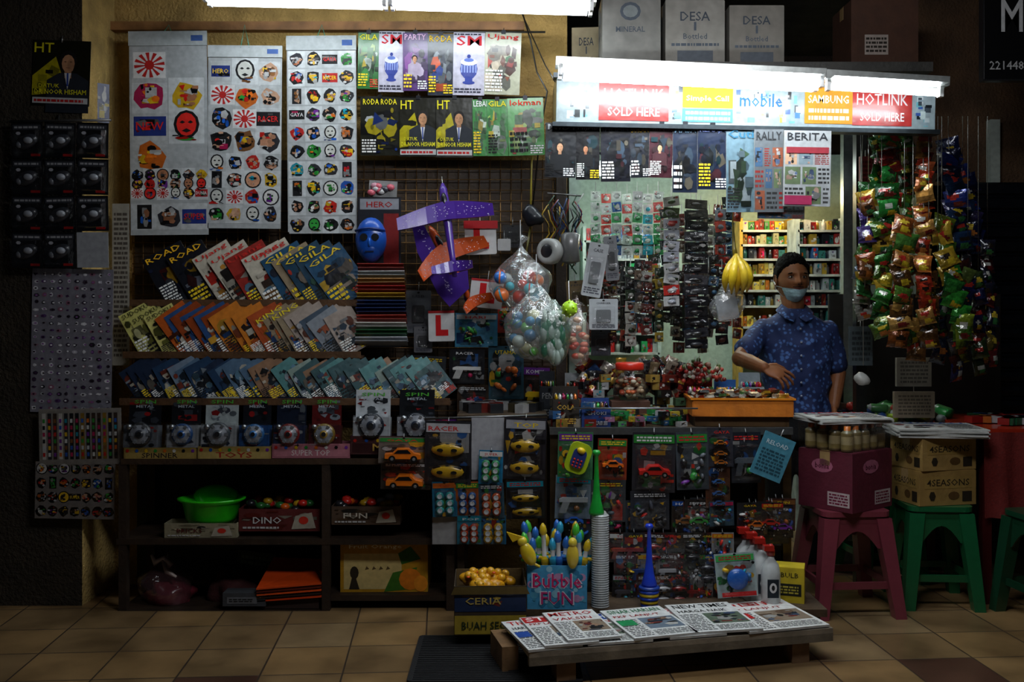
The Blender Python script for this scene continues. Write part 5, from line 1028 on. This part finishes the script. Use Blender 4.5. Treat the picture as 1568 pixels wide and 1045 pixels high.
mb=MB(); mb.tube([P(815,200,4.7),P(812,350,4.7)],.005,'#a89838'); lump(mb,P(815,330,4.68),.05,.03,.05,'#1c2028','plastic',.4,20,n=12,m=8); mb.tube([P(812,350,4.7),P(800,420,4.7)],.006,'#6a6228'); mb.build('hanging_rope')
# ================================================================ MAN
mb=MB(); d=4.95
def Q(u,v,dd=d): return P(u,v,dd)
hc_=Q(1213,429)
skin='#8a5636'
sh=MB(); cx=Q(1218,0).x
def ring_loft(m,rings,n=24):
    vs=[];fs=[]
    for (x,y,z,a,b) in rings:
        for i in range(n):
            t=6.28318*i/n; c=math.cos(t); s_=math.sin(t); vs.append((x+a*math.copysign(abs(c)**.85,c),y+b*math.copysign(abs(s_)**.9,s_),z))
    for j in range(len(rings)-1):
        for i in range(n): fs.append((j*n+i,j*n+(i+1)%n,(j+1)*n+(i+1)%n,(j+1)*n+i))
    fs.append(tuple(range(n-1,-1,-1))); fs.append(tuple((len(rings)-1)*n+i for i in range(n))); m.add(vs,fs,'#000000')
def limb(m,pts,rad,n=14):
    m.tube(pts,rad,'#000000',n=n)
    for p,r in zip(pts,rad): m.ball(Matrix.Translation(p),r,r,r,'#000000',n=12,m=8)
zh=P(0,636,d).z; zs=P(0,488,d).z
ring_loft(sh,[(cx+.01,d,zh,.165,.125),(cx+.008,d,zh+.1,.155,.12),(cx,d,zh+.25,.168,.122),(cx-.003,d,zs-.12,.185,.122),(cx-.005,d,zs-.045,.175,.1),(cx-.008,d,zs-.005,.135,.085),(cx-.01,d,zs+.028,.08,.068),(cx-.012,d,zs+.05,.062,.062)])
SL=Vector((cx-.158,d,zs-.052)); SR=Vector((cx+.163,d,zs-.06))
EL=Q(1133,549,4.78); WL=Q(1170,563,4.62); ER=Q(1283,572,4.97); WR=Q(1277,622,4.90)
limb(sh,[SL,SL.lerp(EL,.45),SL.lerp(EL,.74)],[.054,.056,.060]); limb(sh,[SR,SR.lerp(ER,.45),SR.lerp(ER,.78)],[.054,.055,.058])
vs,fs=remesh(sh,.009,6)
o=[]
for v in vs:
    q=Vector(v); n1=noise.noise(Vector((q.x*7+q.z*5,q.y*9,q.z*6-q.x*4))); k=(.5-abs(n1)*1.8)*.016+noise.noise(Vector((q.x*20,q.y*20,q.z*14)))*.008
    c=Vector((cx,d,q.z)); nrm=(q-c); nrm.z=0
    if nrm.length>1e-4: nrm.normalize()
    o.append(tuple(q+nrm*k*(.2 if q.z>zs-.02 else 1)))
mb.add(o,fs,'#0a1230','shirt',None,True)
for i in range(6):
    z=zs-.05-.065*i; mb.ball(Matrix.Translation((cx-.008,d-.130+(.012 if i==0 else 0),z)),.006,.005,.006,'#8a90a0',n=8,m=6)
nz=zs+.045
for sgn in(-1,1):
    b=Vector((cx-.012,d,nz)); vs=[]
    inner=[(0,-.075,-.035),(sgn*.035,-.068,.0),(sgn*.058,-.03,.022),(sgn*.05,.03,.03)]
    outer=[(sgn*.03,-.115,-.06),(sgn*.065,-.105,-.045),(sgn*.088,-.04,-.012),(sgn*.075,.04,.0)]
    for a in inner+outer: vs.append(b+Vector(a))
    f=[(i,i+1,5+i,4+i) for i in range(3)]
    vs2=[v+Vector((0,.004,-.004)) for v in vs]
    mb.add(vs,[q if sgn<0 else q[::-1] for q in f],'#0a1230','shirt',None,True)
    mb.add(vs2,f,'#0a1230','shirt')
sk=MB()
limb(sk,[Vector((cx-.012,d+.01,zs-.03)),Vector((cx-.012,d,zs+.07)),hc_+Vector((0,.015,-.07))],[.06,.054,.056])
limb(sk,[SL.lerp(EL,.5),EL,EL.lerp(WL,.4),WL],[.042,.040,.037,.026]); limb(sk,[SR.lerp(ER,.5),ER,ER.lerp(WR,.4),WR],[.042,.040,.036,.026])
def hand(m,w,dirv,palm,side,curl,sc=1.0):
    dirv=dirv.normalized(); side=(side-dirv*side.dot(dirv)).normalized(); palm=dirv.cross(side)*(1 if dirv.cross(side).dot(palm)>0 else -1)
    Mx=Matrix((side,dirv,palm)).transposed().to_4x4(); Mx.translation=w+dirv*.048*sc
    m.ball(Mx,.042*sc,.052*sc,.016*sc,'#000000',n=14,m=10)
    m.ball(Matrix.Translation(w),.025,.025,.025,'#000000')
    kn=w+dirv*.085*sc
    for i,(off,l) in enumerate(((.033,.07),(.011,.08),(-.011,.074),(-.032,.058))):
        p=kn+side*off*sc-dirv*.012*abs(off)*10*sc; pts=[p-dirv*.03*sc,p]; a=0; dd=dirv+side*off*9
        cu=curl*(.8+.15*i)
        for k in(.45,.32,.23):
            a+=cu; v=(dd*math.cos(a)+palm*math.sin(a)).normalized(); pts.append(pts[-1]+v*l*k*sc)
        rd=[.0084,.0086,.0082,.0074,.006]
        m.tube(pts,[r*sc for r in rd],'#000000',n=8)
        for q_,r_ in zip(pts,rd): m.ball(Matrix.Translation(q_),r_*sc,r_*sc,r_*sc,'#000000',n=8,m=6)
    p=w+dirv*.02*sc+side*.025*sc; pts=[p,p+(side*.6+dirv*.6)*.032*sc,p+(side*.75+dirv*1.3+palm*.3)*.042*sc,p+(side*.65+dirv*1.9+palm*.6)*.044*sc]
    m.tube(pts,[.014*sc,.012*sc,.010*sc,.007*sc],'#000000',n=8)
    for q_,r_ in zip(pts,[.014,.012,.010,.007]): m.ball(Matrix.Translation(q_),r_*sc,r_*sc,r_*sc,'#000000',n=8,m=6)
hand(sk,WL,Vector((.8,-.35,-.35)),Vector((-.2,.3,-1)),Vector((.3,.75,.65)),.38)
hand(sk,WR,Vector((-.05,-.15,-1)),Vector((-1,.1,0)),Vector((-.25,-1,0)),.3)
vs,fs=remesh(sk,.003,2)
mb.add(vs,fs,skin,'skin',None,True)
def hp(th,ph,off=0):
    sx=math.sin(th)*math.sin(ph); sy=-math.cos(th)*math.sin(ph); sz=math.cos(ph)
    z=sz*.121
    jaw=1.0
    if z<0: jaw=1-.34*(min(1,-z/.121))**1.4
    wid=.075*jaw*(1+.03*max(0,sz))
    x=sx*wid; y=sy*(.093 if sy>0 else .092)*(1-.12*max(0,-sz) if sy>0 else 1)
    y+= .012 if sy>0 else 0
    if sy<0:
        g=lambda cx_,cz,wx,wz:math.exp(-((x-cx_)/wx)**2-((z-cz)/wz)**2)
        fr=min(1,-sy*2)
        y-= fr*(.026*g(0,-.018,.011,.014)+.013*g(0,.006,.008,.022)+.009*(g(.014,-.022,.007,.007)+g(-.014,-.022,.007,.007)))
        y+= fr*(.009*(g(.031,.010,.016,.011)+g(-.031,.010,.016,.011)))
        y-= fr*(.006*(g(.03,.030,.02,.008)+g(-.03,.030,.02,.008))+.004*g(0,.03,.012,.01))
        y-= fr*(.007*(g(0,-.043,.02,.0045)+g(0,-.054,.018,.005))-.004*g(0,-.0485,.02,.002))
        y-= fr*.010*g(0,-.088,.02,.018)
        y-= fr*.004*(g(.042,-.018,.015,.016)+g(-.042,-.018,.015,.016))
    p=Vector((x,y,z))
    if off: p+=Vector((sx,sy,sz)).normalized()*off
    return p
HM=Matrix.Translation(hc_)@Rz(4)@Rx(-2)
NU,NV=96,80; vs=[];fs=[];cs_=[]
for j in range(NV+1):
    for i in range(NU): vs.append(hp(2*math.pi*i/NU,math.pi*j/NV))
for j in range(NV):
    for i in range(NU):
        a=j*NU+i; b=j*NU+(i+1)%NU; fs.append((a,a+NU,b+NU,b)); q=vs[a]; c=C(skin)
        if q.y<0:
            if abs(q.x)<.024 and -.060<q.z<-.041: c=C('#7a463e')
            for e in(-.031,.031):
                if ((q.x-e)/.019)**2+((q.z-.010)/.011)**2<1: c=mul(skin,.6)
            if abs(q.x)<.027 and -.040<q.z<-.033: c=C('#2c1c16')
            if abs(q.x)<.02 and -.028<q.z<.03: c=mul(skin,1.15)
        cs_.append(c)
mb.add(vs,fs,cs_,'skin',HM,True)
for e in(-1,1):
    ex=e*.031; yy=min((v.y for v in vs if abs(v.x-ex)<.006 and abs(v.z-.01)<.006))
    E=HM@T(ex,yy+.0072,.010); mb.ball(E,.0140,.0105,.0078,'#b8b0a8','plastic'); mb.ball(E@T(0,-.0075,0),.0058,.0045,.0062,'#0c0806','plastic',n=10,m=8)
    mb.tube([HM@Vector((ex+q*.016,yy-.001+abs(q)*.003,.0168-.004*q*q)) for q in(-1,-.5,0,.5,1)],.0028,mul(skin,.5),'skin')
    mb.tube([HM@Vector((ex+q*.016,yy-.0+abs(q)*.003,.0035+.002*q*q)) for q in(-1,-.5,0,.5,1)],.002,mul(skin,.6),'skin')
    mb.tube([HM@Vector((ex+q*.019,yy-.006+abs(q)*.004,.029-.005*q*q)) for q in(-1,-.5,0,.5,1)],[.002,.0038,.004,.0038,.002],'#0c0907','hair',fl=.8)
    mb.ball(HM@T(e*.077,.008,-.004)@Rz(e*20),.007,.018,.031,mul(skin,.85),'skin'); mb.tube([HM@Vector((e*.083,.008+.015*math.sin(t),-.002+.027*math.cos(t))) for t in [k*.7-.4 for k in range(7)]],.0038,skin,'skin'); mb.ball(HM@T(e*.078,.004,-.03),.005,.008,.009,skin,'skin')
    mb.ball(HM@T(e*.007,min(v.y for v in vs)+.012,-.027),.0035,.004,.0025,'#140a08','skin',n=8,m=6)
vs=[];fs=[];al=[]
for j in range(NV+1):
    for i in range(NU):
        th=2*math.pi*i/NU; ph=math.pi*j/NV; p=hp(th,ph); f=max(0,math.cos(th))
        lim=-.038+ (.112*f**.42 if f>0 else 0)-.012*max(0,-math.cos(th))+noise.noise(Vector((th*6,0,0)))*.006
        k=max(0,min(1,(p.z-lim)/.010)); nz_=noise.noise(p*90)*.006+noise.noise(p*220)*.003; top=max(0,p.z/.12); vs.append(hp(th,ph,-.004+k*(.012+nz_+.012*top*(1-.5*max(0,math.cos(th)))))); al.append(k>0)
for j in range(NV):
    for i in range(NU):
        a=j*NU+i; b=j*NU+(i+1)%NU
        if al[a] or al[b] or al[a+NU]: fs.append((a,a+NU,b+NU,b))
mb.add(vs,fs,'#100d0b','hair',HM,True)
vs=[];fs=[]; nu,nv=24,12
for j in range(nv+1):
    for i in range(nu+1):
        th=-1.2+2.4*i/nu; zt_=-.052-.062*j/nv+.012*abs(th)*(1-j/nv)
        ph=math.acos(max(-1,min(1,(zt_)/.121))); p=hp(th,ph,.005); p.y-=.010*math.cos(th)*(math.sin(math.pi*min(1,(j+1)/nv)))+.003*(j%3==0)
        vs.append(p)
for j in range(nv):
    for i in range(nu): a=j*(nu+1)+i; fs.append((a,a+nu+1,a+nu+2,a+1))
mb.add(vs,fs,'#a8c8d4','cloth',HM,True)
for e,i in((-1,0),(1,nu)): mb.tube([HM@vs[i],HM@Vector((e*.083,.0,-.03)),HM@Vector((e*.085,.028,.0))],.0016,'#d8e0e4'); mb.tube([HM@vs[nv*(nu+1)+i],HM@Vector((e*.078,.01,-.05)),HM@Vector((e*.085,.028,-.005))],.0016,'#d8e0e4')
tr=MB(); ring_loft(tr,[(cx,d,zh-.12,.165,.12),(cx,d,zh-.03,.16,.118),(cx,d,zh+.04,.15,.11)])
for sgn in(-1,1): limb(tr,[Vector((cx+sgn*.08,d,zh-.1)),Vector((cx+sgn*.09,d-.01,.42)),Vector((cx+sgn*.10,d+.02,.08))],[.092,.068,.055])
vs,fs=remesh(tr,.012,6); mb.add(vs,fs,'#0a0a0e','cloth',None,True)
for sgn in(-1,1): mb.ball(Matrix.Translation((cx+sgn*.10,d-.04,.035)),.045,.12,.035,'#15100c','plastic')
mb.build('man')
# ================================================================ LIGHTS / WORLD / CAMERA
w=bpy.data.worlds.new('World'); SC.world=w; w.use_nodes=True; w.node_tree.nodes['Background'].inputs[0].default_value=(.5,.6,.8,1); w.node_tree.nodes['Background'].inputs[1].default_value=.012
def area(name,loc,tgt,sx,sy,en,col):
    l=bpy.data.lights.new(name,'AREA'); l.shape='RECTANGLE'; l.size=sx; l.size_y=sy; l.energy=en; l.color=col; o=bpy.data.objects.new(name,l); SC.collection.objects.link(o); o.location=loc; o.rotation_euler=(Vector(tgt)-Vector(loc)).to_track_quat('-Z','Y').to_euler()
area('front_fill_light',(.6,2.4,2.9),(.5,4.4,.7),1.2,.3,26,(.92,.95,1))  # added fill light from the front, not an actual street lamp
SC.view_settings.view_transform='Standard'
cam=bpy.data.cameras.new('Camera'); co=bpy.data.objects.new('Camera',cam); SC.collection.objects.link(co); co.location=(0,0,H); co.rotation_euler=(math.radians(90),0,0)
cam.sensor_width=36; cam.clip_start=.05
zu,zv,zk=ZOOM if ZOOM else (784,522.5,1)
cam.lens=36*FP/1568*zk; cam.shift_x=(zu-784)/1568*zk; cam.shift_y=-(zv-HZ)/1568*zk
SC.camera=co
